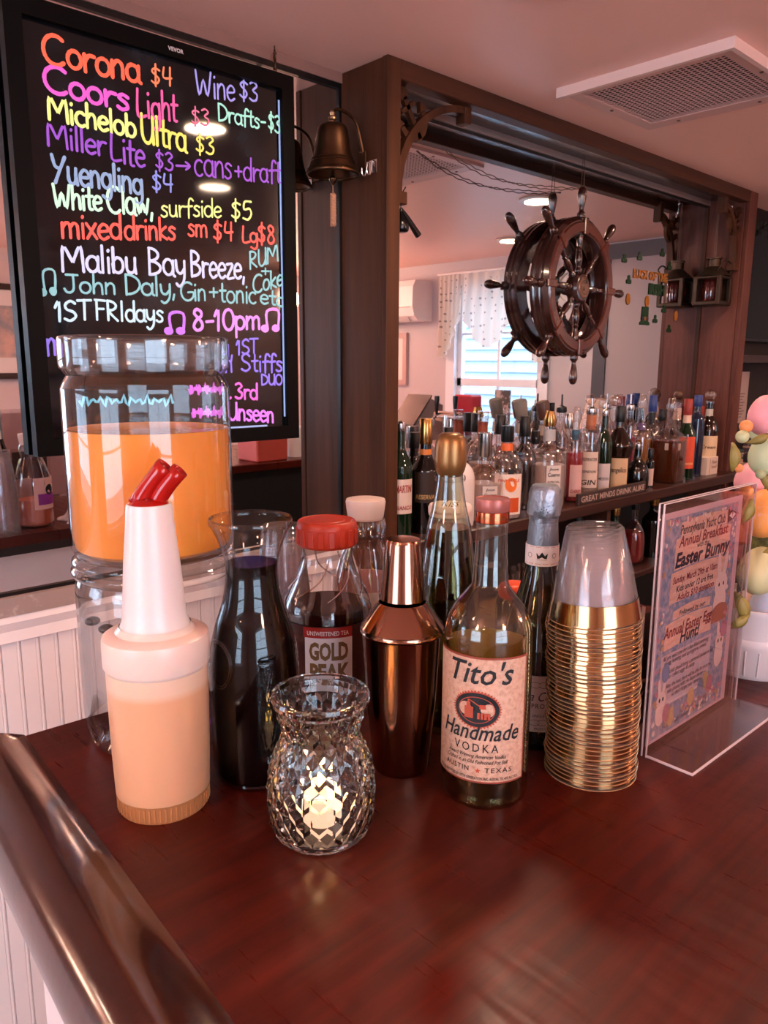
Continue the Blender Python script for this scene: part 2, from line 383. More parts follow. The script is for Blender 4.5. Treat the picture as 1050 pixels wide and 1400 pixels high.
# door on the end wall beside the window
dr = S('door_1', MB().box(XW - .02, XW, .52, .60, 0, CZ + .64).box(XW - .02, XW, .60, 1.2, CZ + .56, CZ + .64), mat('dark_casing', '#4b4a50', .5))
MB().box(XW - .012, XW - .002, .60, 1.2, 0, CZ + .56).build('door_leaf', mat('door_paint', '#a79a9c', .5), dr, smooth=0)
MB().lathe([(0, 0), (.02, .002), (.02, .05), (.035, .07), (.03, .1), (0, .105)], 16, M=Matrix.Rotation(radians(-90), 3, 'Y')).build('door_knob', BRASS, dr, loc=(XW - .012, .66, 1.0))
ck = thing('wall_clock', 'round pale wall clock between window and door', 'clock', (XW, .36, CZ + .43))
MB().lathe([(0, 0), (.09, 0), (.10, .01), (.10, .03), (.085, .035), (.08, .02), (0, .02)], 32, M=Matrix.Rotation(radians(-90), 3, 'Y')).build('case', mat('clock_case', '#b9b4b4', .4), ck)
MB().box(-.024, -.021, -.003, .003, 0, .06).box(-.024, -.021, 0, .045, -.003, .003).build('hand', BLACK, ck, smooth=0)

# ceiling lamps (recessed)
LAMPS = [mir(atz(735, 272, ZC)), mir(atz(697, 327, ZC))]
for q in ((290, 162), (295, 247)):
    p = atz(q[0], q[1], ZC); LAMPS.append(Vector((p.x, 2 * 1.42 - p.y, ZC)))
LAMPS += [Vector((-.9, .75, ZC)), Vector((-1.6, -.6, ZC))]
LT = mat('lamp_glow', '#ffd9a0', .5, emit=14, ecol='#ffcf96')
txt = ['recessed ceiling lamp nearest the window end of the bar', 'recessed ceiling lamp by the end wall', 'recessed ceiling lamp reflected high in the black menu board', 'recessed ceiling lamp reflected lower in the black menu board', 'recessed ceiling lamp left of the bar end', 'recessed ceiling lamp at the left end of the room']
for k, p in enumerate(LAMPS):
    t = thing('ceiling_lamp', txt[k], 'lamp', (p.x, p.y, ZC), 'recessed ceiling lamps')
    MB().lathe([(.055, .0), (.075, -.002), (.078, -.008), (.055, -.010), (.055, .0)], 32).build('trim_ring', mat('lamp_trim', '#d6c9c2', .3), t)
    MB().lathe([(0, -.004), (.055, -.004)], 24).build('lens', LT, t)
    l = bpy.data.lights.new('lamp', 'AREA'); l.shape = 'DISK'; l.size = .11; l.energy = 2.7; l.color = (1, .70, .52); l.spread = radians(165)
    o = bpy.data.objects.new('lamp_light', l); COL.objects.link(o); o.location = (0, 0, -.014); o.parent = t

# unseen opal globes, added behind the camera to brighten ceiling and walls
GLB = mat('fill_globe_glow', '#ffe6d6', .3, emit=36, ecol='#ffc4a6')
for k, (x, y, lab) in enumerate(((3.1, -1.35, 'unseen opal fill globe added behind the camera on the window side'), (.35, -1.35, 'unseen opal fill globe added straight behind the camera'), (-1.3, .25, 'unseen opal fill globe added at the left end of the room'))):
    t = thing('fill_globe', lab, 'lamp', (x, y, ZC), 'added unseen fill globes')
    MB().lathe([(0, -.02), (.05, -.018), (.055, 0)], 24).build('ceiling_rose', WHITE, t); MB().tube([(0, 0, -.015), (0, 0, -.12)], .004, 8).build('stem', BRASS, t)
    MB().ball((0, 0, -.24), .12, 24, 16).build('globe', GLB, t)

# ceiling return-air grille
vn = thing('ceiling_vent', 'square return air grille with a pale frame on the ceiling', 'vent', (1.69, .775, ZC))
VF = mat('vent_frame', '#d3b0aa', .4)
w_, h_ = .425, .41; m = MB()
for a, b, c, d in ((0, w_, 0, .035), (0, w_, h_ - .035, h_), (0, .05, .035, h_ - .035), (w_ - .05, w_, .035, h_ - .035)): m.box(a, b, c, d, -.010, 0)
m.build('frame', VF, vn, smooth=0)
MB().box(-.012, 0, -.012, h_ + .004, -.022, 0).box(.0005, w_ + .01, -.012, -.0005, -.0215, 0).build('edge_strip', mat('vent_edge', '#e5cdc8', .35), vn, smooth=0)
MB().box(.05, w_ - .05, .035, h_ - .035, -.0015, -.0005).build('filter_backing', mat('vent_dark', '#150d0c', .9), vn, smooth=0)
m = MB(); n = 25
for k in range(n + 1):
    x = .05 + (w_ - .1) * k / n; m.box(x - .0019, x + .0019, .035, h_ - .035, -.0085, -.0078)
for k in range(n + 1):
    y = .035 + (h_ - .07) * k / n; m.box(.05, w_ - .05, y - .0019, y + .0019, -.0077, -.0070)
m.build('grille_mesh', VF, vn, smooth=0, kind='stuff')
m = MB()
for a, b in ((.02, .1), (.02, .31), (.4, .1), (.4, .31), (.2, .018), (.2, .39)): m.lathe([(0, -.0125), (.004, -.012), (.005, -.010)], 8, (a, b, 0))
m.build('screw', mat('screw_dark', '#5a4440', .4), vn)

# ================================================================== BACK BAR WALL
YF, XC0, XC1, XP0, XP1, ZH = 1.333, 1.243, 1.280, 3.138, 3.204, CZ + .609
def ST(name, mb, m, sm=0): o = mb.build(name, m, smooth=sm); o['kind'] = 'structure'; return o
# timber column between the two mirrors, header beam, end panel
c1 = ST('trim_1', MB().bbox(XC0, XC1, YF, YM, 0, ZC, .002), WOOD)
MB().bbox(XC0 - .003, XC1 + .0015, YF - .018, YF, 0, ZC, .002).build('facing_board', WOOD, c1, smooth=0)
m = MB().lathe([(0, -.002), (.004, -.0015), (.005, 0)], 10, M=Matrix.Rotation(radians(90), 3, 'X'), o=(XC0 + .012, YF - .018, ZC - .02))
m.build('screw', mat('screw_pale', '#9b8a7c', .4), c1)
h1 = ST('trim_2', MB().bbox(XC1, XP0, YF - .018, YF + .02, ZH, ZC, .002), WOODH)
MB().box(XC1, XP0, YF + .02, YM, ZH + .024, ZH + .034).build('soffit', SOFF, h1, smooth=0)
MB().box(XC1, XP0, YM - .012, YM, ZH + .006, ZH + .024).build('mirror_rail', mat('rail_pale', '#8d7f7c', .3), h1, smooth=0)
MB().box(XC1, XP0, YM - .006, YM - .001, ZH - .002, ZH + .006).build('mirror_bead', mat('bead_dark', '#161414', .4), h1, smooth=0)
m = MB()
for x in (1.55, 2.4, 2.95): m.lathe([(0, -.002), (.004, -.0015), (.005, 0)], 10, M=Matrix.Rotation(radians(90), 3, 'X'), o=(x, YF - .018, ZC - .018))
m.build('screw', mat('screw_pale'), h1)
e1 = ST('trim_3', MB().bbox(XP0, XP1, YF, YM, 0, ZC, .002), WOODP)
MB().bbox(XP0 + .004, XP1 + .004, YF - .018, YF, 0, ZC, .002).build('facing_board', WOODP, e1, smooth=0)
MB().box(XP0 - .008, XP0, YM - .01, YM, ZS, ZH + .02).build('corner_bead', WOOD, e1, smooth=0)
# left niche: trims, mirror, dado with separate boards
ST('trim_4', MB().box(XL, XC0, YM - .012, YM, CZ + .628, ZC), mat('trim_pink', '#8f6f68', .4))
ST('trim_5', MB().box(XL, XC0, YM - .022, YM, CZ - .462, CZ - .427), mat('ledge_taupe', '#a08f8a', .45, noise=((30, 30, 30), '#cfc2be', .55, .75)))
ST('trim_6', MB().prism([(0, 0), (-.02, 0), (-.024, -.012), (-.016, -.03), (-.02, -.05), (-.006, -.056), (0, -.056)], lambda u, v, d: (d, YM + u, CZ - .462 + v), XL, XC0), DADO)
ST('baseboard_left', MB().prism([(0, 0), (-.022, 0), (-.022, .09), (-.012, .11), (-.014, .125), (0, .13)], lambda u, v, d: (d, YM - .006 + u, v), XL, XC0), DADO)
wd = ST('wall_dado', MB().box(XL, XC0, YM - .004, YM + .004, 0, CZ - .5), DADO)
pk = None; pw = aty(34, 850, YM).x - aty(7, 850, YM).x
x = XC0 - pw; k = 0
while x > -.55:
    if pk is None:
        v = [(.0015, 0), (.0025, -.006), (pw * .42, -.006), (pw * .44, -.0035), (pw * .46, -.006), (pw * .5, -.0075), (pw * .54, -.006), (pw * .56, -.0035), (pw * .58, -.006), (pw - .0025, -.006), (pw - .0015, 0)]
        v = [(.0004, 0), (.0012, -.0062), (pw - .008, -.0062), (pw - .0068, -.0048), (pw - .0056, -.0062), (pw - .003, -.0066), (pw - .0004, -.005), (pw - .0004, 0)]
        pk = MB().prism(v, lambda u, w2, d: (u, w2, d), .12, CZ - .51).build('beadboard_plank', DADO, wd, smooth=0); o = pk
    else: o = pk.copy(); COL.objects.link(o)
    o.parent = wd; o.location = (x, YM - .004, 0); x -= pw
# mirrors
ml = thing('wall_mirror', 'left bar mirror behind the black menu board', 'mirror', (0, YM, CZ))
MB().box(XL, XC0, -.002, .002, -.427, .628).build('glass', MIRM, ml, smooth=0)
MB().box(XL, XC0, -.008, -.001, .617, .628).box(XL, XC0, -.008, -.001, -.427, -.420).box(XC0 - .007, XC0, -.008, -.001, -.42, .617).build('mirror_frame', BLACK, ml, smooth=0)
mr = thing('wall_mirror', 'long mirror behind the ship wheel and liquor bottles', 'mirror', (0, YM, CZ))
MB().box(XC1, XP0, -.002, .002, -.43, .612).build('glass', MIRM, mr, smooth=0)
# back-bar cabinet
YS = 1.27
bb = thing('back_bar_cabinet', 'dark wooden back bar cabinet under the liquor shelf', 'cabinet', ((XC1 + XP1) / 2, (YS + YM) / 2, 0))
def L_(mb): return mb
ox, oy = -(XC1 + XP1) / 2, -(YS + YM) / 2
def loc(mb): mb.v = [(a + ox, b + oy, c) for a, b, c in mb.v]; return mb
loc(MB().bbox(XC1 + .004, XP1 - .004, YS, YM - .004, ZS - .036, ZS, .004)).build('shelf_top', SHELF, bb, smooth=0)
MB().v
m = MB().box(XC1 + .004, XP1 - .004, YM - .012, YM - .004, 0, ZS - .036); loc(m).build('back_panel', BLACKM, bb, smooth=0)
for x in (XC1 + .006, 2.2, XP1 - .03):
    loc(MB().box(x, x + .022, YS + .02, YM - .012, 0, ZS - .036)).build('upright', SHELF, bb, smooth=0)
for z in (.35, .80):
    loc(MB().bbox(XC1 + .03, XP1 - .03, YS + .02, YM - .012, z - .02, z, .003)).build('lower_shelf', SHELF, bb, smooth=0)
loc(MB().box(XC1 + .006, XP1 - .008, YS + .03, YM - .012, 0, .08)).build('plinth', BLACKM, bb, smooth=0)

ST('trim_7', MB().box(XP1 + .006, XW, YM - .003, YM + .003, 0, ZC), mat('dark_recess_paint', '#2b2422', .7))  # flat board; the darkness of a recess is put into its colour
# ================================================================== BAR COUNTER
BARW = None
def bar_mat():
    m = bpy.data.materials.new('mahogany_bar_top'); m.use_nodes = True; nt = m.node_tree; b = nt.nodes['Principled BSDF']; L = nt.links.new
    tc = nt.nodes.new('ShaderNodeTexCoord')
    def nz(scale, det=6):
        mp = nt.nodes.new('ShaderNodeMapping'); mp.inputs['Scale'].default_value = scale; n = nt.nodes.new('ShaderNodeTexNoise'); n.inputs['Scale'].default_value = 1; n.inputs['Detail'].default_value = det; n.inputs['Roughness'].default_value = .6
        L(tc.outputs['Object'], mp.inputs[0]); L(mp.outputs[0], n.inputs['Vector']); return n
    a = nz((5, 70, 5)); c = nz((3.5, 3.5, 3.5), 3)
    cr = nt.nodes.new('ShaderNodeValToRGB'); cr.color_ramp.elements[0].position = .3; cr.color_ramp.elements[1].position = .75; cr.color_ramp.elements[0].color = rgb('#3c1009'); cr.color_ramp.elements[1].color = rgb('#5e1d10')
    L(a.outputs[0], cr.inputs[0])
    mx = nt.nodes.new('ShaderNodeMix'); mx.data_type = 'RGBA'; mx.blend_type = 'MULTIPLY'; mx.inputs['Factor'].default_value = .7
    cr2 = nt.nodes.new('ShaderNodeValToRGB'); cr2.color_ramp.elements[0].position = .35; cr2.color_ramp.elements[1].position = .65; cr2.color_ramp.elements[0].color = (.45, .4, .4, 1); cr2.color_ramp.elements[1].color = (1, 1, 1, 1)
    L(c.outputs[0], cr2.inputs[0]); L(cr.outputs[0], mx.inputs['A']); L(cr2.outputs[0], mx.inputs['B']); L(mx.outputs['Result'], b.inputs['Base Color'])
    # wear: fine scratches roughen the varnish
    s1 = nz((90, 8, 9), 8); rr = nt.nodes.new('ShaderNodeMapRange'); rr.inputs['From Min'].default_value = .35; rr.inputs['From Max'].default_value = .75; rr.inputs['To Min'].default_value = .27; rr.inputs['To Max'].default_value = .46
    L(s1.outputs[0], rr.inputs[0]); L(rr.outputs[0], b.inputs['Roughness'])
    bn = nz((40, 40, 40), 5); bp = nt.nodes.new('ShaderNodeBump'); bp.inputs['Strength'].default_value = .12; bp.inputs['Distance'].default_value = .002; L(bn.outputs[0], bp.inputs['Height']); L(bp.outputs[0], b.inputs['Normal'])
    b.inputs['Specular IOR Level'].default_value = .2; return m
BART = bar_mat()
RAILM = mat('varnished_rail', '#260f09', .2, spec=.5, coat=.35, noise=((20, 5, 20), '#47221a', .3, .75), bump=((90, 90, 90), .12, .0015))
BL = Vector((.2747, .9166, 0)); BR = Vector((1.30, .885, 0)); FLt = Vector((.185, -.25, 0)); FRt = Vector((1.30, -.25, 0))
bar = thing('bar_counter', 'varnished red-brown mahogany bar counter with rounded arm rail and white panelled base', 'bar', (.8, .35, 0))
o0 = Vector((.8, .35, 0))
m = MB(); poly = [BL - o0, BR - o0, FRt - o0, FLt - o0]
m.prism([(p.x, p.y) for p in reversed(poly)], lambda u, v, d: (u, v, d), ZB - .028, ZB); m.build('counter_top', BART, bar, smooth=0)
m = MB(); m.add([(p.x + dx, p.y + dy, z) for z in (ZB - .05, ZB - .028) for p, dx, dy in ((BL - o0, 0, -.012), (BR - o0, 0, -.012), (BR - o0, 0, .0006), (BL - o0, 0, .0006))], [(0, 3, 2, 1), (4, 5, 6, 7), (0, 1, 5, 4), (1, 2, 6, 5), (2, 3, 7, 6), (3, 0, 4, 7)])
m.build('back_edge', mat('worn_black_edge', '#1c1310', .5), bar, smooth=0)
# arm rail: moulded profile swept along the left end, with a rounded far corner
prof = sp([(0, .0005), (-.010, .002), (-.024, .010), (-.040, .0155), (-.058, .0145), (-.073, .006), (-.082, -.010), (-.083, -.028), (-.074, -.046), (-.060, -.056), (-.040, -.060), (-.010, -.060), (0, -.060)], 3)
m = MB(); dirv = (FLt - BL).normalized(); nrm = Vector((-dirv.y, dirv.x, 0)) * 1.0
if nrm.x > 0: nrm = -nrm           # points outward, to -x
stations = [(BL + Vector((0, .004, 0)), .02, .0), (BL + Vector((0, .002, 0)), .55, .0), (BL, .85, 0), (BL + dirv * .012, .97, 0), (BL + dirv * .03, 1, 0), (BL + dirv * .5, 1, 0), (FLt, 1, 0)]
n = len(prof); vs = []
for p, s_, _ in stations:
    for (u, z) in prof:
        q = p + nrm * (-u) * s_ - o0; vs.append((q.x, q.y, ZB + (z if z < 0 else z * min(1, s_ * 1.1))))
fs = [(i * n + j, (i + 1) * n + j, (i + 1) * n + j + 1, i * n + j + 1) for i in range(len(stations) - 1) for j in range(n - 1)]
fs.append(tuple(range(n))); fs.append(tuple(reversed(range((len(stations) - 1) * n, len(stations) * n))))
m.add(vs, fs); m.build('arm_rail', RAILM, bar, smooth=50)
PB = mat('bar_base_paint', '#d9cfcf', .5)
m = MB(); m.box(BL.x - o0.x - .004, BR.x - o0.x, FLt.y - o0.y, .87 - o0.y, 0, ZB - .05); m.build('base_panel', PB, bar, smooth=0)
m = MB(); m.box(BL.x - o0.x - .018, BL.x - o0.x - .004, .79 - o0.y, .87 - o0.y, 0, ZB - .05); m.build('corner_post', PB, bar, smooth=0)
for k in range(12):
    yy = .79 - .002 - k * .082
    MB().box(BL.x - o0.x - .010, BL.x - o0.x - .004, yy - .078 - o0.y, yy - o0.y, .1, ZB - .06).build('base_plank', PB, bar, smooth=0)

# ================================================================== THINGS ON THE BAR
def base(x, y): return atz(x, y, ZB)
# ---- stacked glass beverage dispenser
P = base(225, 995); t = thing('drink_dispenser', 'large glass jar stack with orange juice in the upper jar and the lower jar empty', 'drink dispenser', P)
r0 = .0912
lo = sp([(.0, .004), (.05, .004), (.070, .008)], 2) + sp([(.076, .0), (.084, .004), (.088, .020), (.090, .05), (r0 - .001, .14), (r0 - .001, .185), (.087, .199)], 4)
MB().lathe([(0, .012), (.062, .012), (.068, .001)] + lo[3:], 72).build('lower_jar', GLASS, t)
MB().lathe([(.084, .02), (.0865, .05), (.0875, .14), (.0875, .18), (.083, .197)], 72).build('inner_wall', GLASS, t)
MB().lathe(sp([(.088, .199), (.0925, .204), (.093, .209), (.0885, .213)], 3) , 72).lathe([(r, z + .012) for r, z in sp([(.0885, .199), (.0915, .203), (.0915, .208), (.0875, .212)], 3)], 72).build('stacking_ring', GLASS, t)
up = sp([(.0, .222), (.06, .222), (.080, .222), (.0885, .229), (r0, .243), (r0, .30), (r0, .40), (.0902, .413), (.084, .425)], 4)
MB().lathe(up, 72).lathe(sp([(.084, .425), (.0885, .431), (.0912, .437), (.0912, .462), (.0895, .4665), (.0855, .4665), (.084, .46), (.083, .43)], 3), 72).build('upper_jar', GLASS, t)
JU = mat('orange_juice', '#ea9440', .25, spec=.3, sub=.35)
MB().lathe([(0, .2285), (.077, .2285), (.0855, .234), (.0884, .246), (.0884, .366), (.0884, .3665)], 64).build('juice', JU, t)
MB().lathe([(0, .3655), (.082, .3655), (.0884, .3668)], 64).build('juice_surface', mat('juice_foam', '#e8a25c', .15, spec=.5), t)
m = MB(); fa = facing(P)
for da, z in ((-.95, .16), (-.7, .155)): m.ball((.086 * cos(fa + da), .086 * sin(fa + da), z), .007, 12, 8, (1.2, 1.2, .7))
m.build('spigot_plug', mat('grey_rubber', '#4a4546', .5), t)
# ---- white pour container with red spout
P = base(225, 1094); t = thing('pour_container', 'white plastic pour bottle of pale orange mixer with a red spout', 'pour container', P)
fa = facing(P)
H = pprof(P, [(1094, 61), (905, 69), (880, 70), (862, 50), (690, 33)])
W1 = mat('milky_plastic', '#dcc2b6', .3, sub=.3); rb = .0455
def rad(h): return .0445 + .0045 * h / .15
m = MB(); m.lathe([(0, .002), (.040, .002), (.0435, 0)] + [(.0450, .003), (.0450, .017), (.0462, .019)], 64)
for k in range(56):
    a = 2 * pi * k / 56; m.box(-.0008, .0008, -.0006, .0006, .003, .016); 
    nv = len(m.v) - 8
    for i in range(nv, nv + 8): 
        x, y, z = m.v[i]; q = .0452 + y; m.v[i] = (q * cos(a) - x * sin(a), q * sin(a) + x * cos(a), z)
m.build('ribbed_foot', mat('amber_milky', '#b0764a', .35), t)
def gradmat(name, c0, c1, z0, z1, rough=.3, sub=.3):
    m = mat(name, c0, rough, sub=sub); nt = m.node_tree; b = nt.nodes['Principled BSDF']
    tc = nt.nodes.new('ShaderNodeTexCoord'); sx = nt.nodes.new('ShaderNodeSeparateXYZ'); mr_ = nt.nodes.new('ShaderNodeMapRange')
    mr_.inputs['From Min'].default_value = z0; mr_.inputs['From Max'].default_value = z1; mx = nt.nodes.new('ShaderNodeMix'); mx.data_type = 'RGBA'
    mx.inputs['A'].default_value = rgb(c0); mx.inputs['B'].default_value = rgb(c1); L = nt.links.new
    L(tc.outputs['Object'], sx.inputs[0]); L(sx.outputs['Z'], mr_.inputs[0]); L(mr_.outputs[0], mx.inputs['Factor']); L(mx.outputs['Result'], b.inputs['Base Color']); return m
MB().lathe([(.0462, .019), (.0475, .06), (.0485, .12), (.0487, .152)], 64).build('body', gradmat('mixer_body', '#cf9a76', '#d6b49c', .126, .134), t)
MB().lathe([(.0487, .148), (.050, .150), (.051, .152), (.051, .176), (.0500, .180), (.047, .182), (.038, .184), (.0355, .187), (.034, .190)], 64).build('collar', W1, t)
zt = zat(P.x, P.y, 688) - P.z
nr = [(.034, .188), (.031, .195), (.0295, .21), (.0265, .25), (.0225, .29), (.0215, zt - .004), (.0205, zt)]
MB().lathe(nr + [(.0185, zt), (.0185, zt - .006), (0, zt - .006)], 48).build('neck', mat('white_neck', '#dccdca', .3, sub=.3), t)
RED = mat('red_spout', '#c01812', .12, trans=.35, ior=1.45, spec=.6)
# slanted open pourer: a bent channel plus a side vent tube
rr_ = Vector((cos(YAW), -sin(YAW), 0)); bk = Vector((sin(YAW), cos(YAW), 0))
m = MB(); m.lathe([(0, zt - .004), (.019, zt - .004), (.0195, zt - .001), (.015, zt + .003), (.009, zt + .006)], 32)
p0 = Vector((0, 0, zt)) - rr_ * .008; 
m2 = MB()
path = [p0 + rr_ * (.016 * k / 6 + .010 * (k / 6) ** 2) + Vector((0, 0, .036 * k / 6)) for k in range(7)]
m2.tube(path, .009, 14, rs=[.0105, .0098, .0092, .0088, .0086, .0088, .0095], cap=False)
path2 = [p + rr_ * .013 - Vector((0, 0, .004)) for p in path]
m2.tube(path2, .0085, 14, rs=[.0085] * 7, cap=False)
m.add(m2.v, m2.f)
tip = path[-1]; m.tube([p0 - rr_ * .008 + Vector((0, 0, .001)), p0 + rr_ * .004 + Vector((0, 0, .018)), tip - rr_ * .008 + Vector((0, 0, .003))], .004, 8, rs=[.004, .0035, .002])
sp_ = m.build('spout', RED, t); md = sp_.modifiers.new('wall', 'SOLIDIFY'); md.thickness = .0012
# ---- carafe of cola
P = base(352, 1055); t = thing('glass_carafe', 'flared glass carafe filled with dark cola', 'carafe', P)
cz = zat(P.x, P.y, 712) - P.z
cp = pprof(P, [(1055, 50), (1040, 57), (980, 60), (920, 61), (880, 58), (850, 51), (820, 41), (790, 36), (768, 36), (745, 42), (722, 52), (712, 57)])
MB().lathe([(0, .003), (.035, .003)] + sp([(cp[0][0] * .9, 0)] + cp[:-1], 4) + sp([(cp[-1][0] * .97, cp[-1][1] - .004), (cp[-1][0], cp[-1][1] - .002), (cp[-1][0], cp[-1][1] + .002), (cp[-1][0] * .97, cp[-1][1] + .004), (cp[-1][0] * .93, cp[-1][1] + .001)], 3), 64).build('glass_body', thin('carafe_glass', '#f6f6f6', '#807c80', .035, 4, .02, .6), t)
COLA = mat('cola', '#060202', .12, spec=.1)
lq = [(r * .955, z) for r, z in sp([(cp[0][0], .004)] + cp[1:9], 4)]
MB().lathe([(0, .005)] + lq + [(0, lq[-1][1])], 64).build('cola', COLA, t)
m = MB(); fa = facing(P)          # embossed oval
for k in range(2):
    a0 = fa - .85; rr2 = cp[3][0] + .0005
    m.tube([((rr2 + .0006) * cos(a0 + .018 / rr2 * cos(q) * (1 - .12 * k)), (rr2 + .0006) * sin(a0 + .018 / rr2 * cos(q) * (1 - .12 * k)), cp[4][1] - .008 + .026 * sin(q) * (1 - .1 * k)) for q in [2 * pi * i / 28 for i in range(28)]], .0009, 6, closed=True)
m.build('embossed_oval', GLASS, t)
# ---- tea bottle with red cap
P = base(449, 964); t = thing('tea_bottle', 'plastic iced tea bottle with a wide red screw cap', 'bottle', P)
fa = facing(P)
tp = pprof(P, [(964, 56), (950, 61), (880, 61), (838, 61), (820, 59), (800, 50), (778, 40), (760, 35), (742, 35)])
MB().lathe([(0, .004)] + sp([(tp[0][0], 0)] + tp[1:], 4), 56).build('plastic_body', thin('pet_plastic', '#f6f1ef', '#8f8585', .06, 3), t)
zc = tp[-1][1]; rc = 41 * proj((P.x, P.y, P.z + zc))[2] / FPX
m = MB(); n = 40; v = []
tlq = sp([(tp[0][0] * .96, .005)] + [(r * .965, z) for r, z in tp[1:4]] + [(tp[4][0] * .965, tp[4][1] - .004)], 4)
MB().lathe([(0, .006)] + tlq + [(0, tlq[-1][1])], 56).build('tea', mat('brown_tea', '#2a0c06', .05, spec=.6), t)
m = MB().lathe([(rc * .95, zc - .002), (rc, zc + .001), (rc, zc + .022), (rc * .985, zc + .027), (rc * .93, zc + .0295), (rc * .88, zc + .0285), (rc * .84, zc + .0295), (rc * .6, zc + .0292), (rc * .57, zc + .030), (0, zc + .030)], 56)
for k in range(18):
    a = 2 * pi * k / 18
    nv = len(m.v); m.bbox(-.0035, .0035, -.001, .0012, zc + .001, zc + .021, .0005)
    for i in range(nv, len(m.v)):
        x, y, z = m.v[i]; q = rc + y; m.v[i] = (q * cos(a) - x * sin(a), q * sin(a) + x * cos(a), z)
m.build('screw_cap', mat('red_cap', '#ac3019', .42), t)
rl = tp[2][0] + .0006; F_ = cyl(rl, fa + .0, 0)
z1 = tp[3][1] + .001
lab = MB(); patch(lab, F_, -.075, .075, .03, z1, 40); lab.build('wrap_label', mat('maroon_label', '#3f120f', .45, noise=((60, 60, 60), '#5f3a22', .5, .7)), t, smooth=80)
F2 = cyl(rl + .0005, fa + .0, 0)
lab = MB(); patch(lab, F2, -.029, .031, .03, z1 - .014, 20); lb = lab.build('white_panel', mat('label_white', '#e6dada', .45), t, smooth=80)
lab = MB(); patch(lab, F2, -.031, .031, z1 - .014, z1 - .001, 20); lb2 = lab.build('red_band', mat('label_red', '#a3221c', .45), t, smooth=80)
F3 = cyl(rl + .0011, fa + .0, 0)
m = MB(); put_text(m, 'UNSWEETENED TEA', F3, 0, z1 - .0105, .0075, 0, .01, width=.052); m.build('red_band_lettering', mat('label_ink_white', '#efe6e2', .5), lb2, smooth=0)
GI = mat('label_gold_ink', '#7c5a35', .45)
m = MB(); put_text(m, 'GOLD', F3, .001, z1 - .041, .030, 0, .045, width=.049); put_text(m, 'PEAK', F3, .001, z1 - .068, .030, 0, .045, width=.050); m.build('gold_lettering', GI, lb, smooth=0)
m = MB(); put_text(m, 'BREWED TEA', F3, .002, z1 - .078, .008, 0, .02, width=.045); m.build('dark_lettering', INK, lb, smooth=0)
# swirl ribs moulded in the shoulder
m = MB()
for k in range(7):
    a0 = fa + k * 2 * pi / 7; pts = []
    for i in range(14):
        q = i / 13; z = tp[5][1] - .008 + (tp[7][1] - tp[5][1] + .012) * q
        rr2 = None
        for (ra, za), (rb2, zb) in zip(tp, tp[1:]):
            if za <= z <= zb: rr2 = ra + (rb2 - ra) * (z - za) / (zb - za)
        rr2 = rr2 or tp[8][0]
        a = a0 + q * .9 + .25 * sin(q * 3); pts.append(((rr2 + .0005) * cos(a), (rr2 + .0005) * sin(a), z))
    m.tube(pts, .0011, 6)
m.build('swirl_rib', thin('rib_plastic', '#f2eeee', '#bdb2b2', .25, 2.5), t)
# ---- mixer bottle with white cap (its far side shows in the left mirror)
P = Vector((.7215, .806, ZB)); t = thing('juice_bottle', 'clear plastic bottle with a white cap and purple label facing the mirror', 'bottle', P)
fa = facing(P)
b = sp([(.043, 0), (.046, .006), (.046, .10), (.045, .125), (.037, .16), (.026, .185), (.0285, .20), (.0295, .212), (.0265, .222), (.024, .227)], 4)
MB().lathe([(0, .004)] + b, 48).build('plastic_body', MATS['pet_plastic'], t)
MB().lathe([(0, .005), (.040, .005), (.044, .01), (.044, .075), (0, .075)], 40).build('pink_juice', mat('pink_juice', '#c46a50', .15, spec=.5), t)
zc = .226; tz = zat(P.x, P.y, 682) - P.z
MB().lathe([(.0245, zc - .004), (.0258, zc), (.0275, zc + .012), (.0285, tz - .004), (.0275, tz), (.025, tz + .0005), (0, tz + .0005)], 40).build('cap', mat('ivory_cap', '#e3cdc4', .35), t)
m = MB()
for k in range(10):
    a = 2 * pi * k / 10; m.tube([(.047 * cos(a), .047 * sin(a), .115), (.0445 * cos(a), .0445 * sin(a), .135), (.036 * cos(a), .036 * sin(a), .165), (.029 * cos(a), .029 * sin(a), .183)], .0012, 6)
m.build('moulded_rib', MATS['rib_plastic'], t)
m = MB(); Fm = cyl(.0466, fa + .35); patch(m, Fm, -.03, .03, .045, .125, 14); m.build('front_label', mat('label_white'), t, smooth=80)
m = MB(); Fm = cyl(.0472, fa + .35); put_text(m, '1%', Fm, .008, .115, .012, 0, .02); put_text(m, 'JUICE', Fm, 0, .098, .010, 0, .02); m.build('front_lettering', INK, t, smooth=0)
back = fa + pi + .1
m = MB(); Fm = cyl(.0466, back); patch(m, Fm, -.045, .045, .05, .135, 18); m.build('rear_label', mat('peach_label', '#d9a9a0', .5), t, smooth=80)
m = MB(); Fm = cyl(.0472, back); patch(m, Fm, -.035, .035, .062, .092, 18); m.build('purple_band', mat('purple_print', '#8a2c86', .5), t, smooth=80)
m = MB(); flat(m, disc2d(0, .102, .014, .014), cyl(.0477, back)); m.build('round_badge', INK, t, smooth=0)
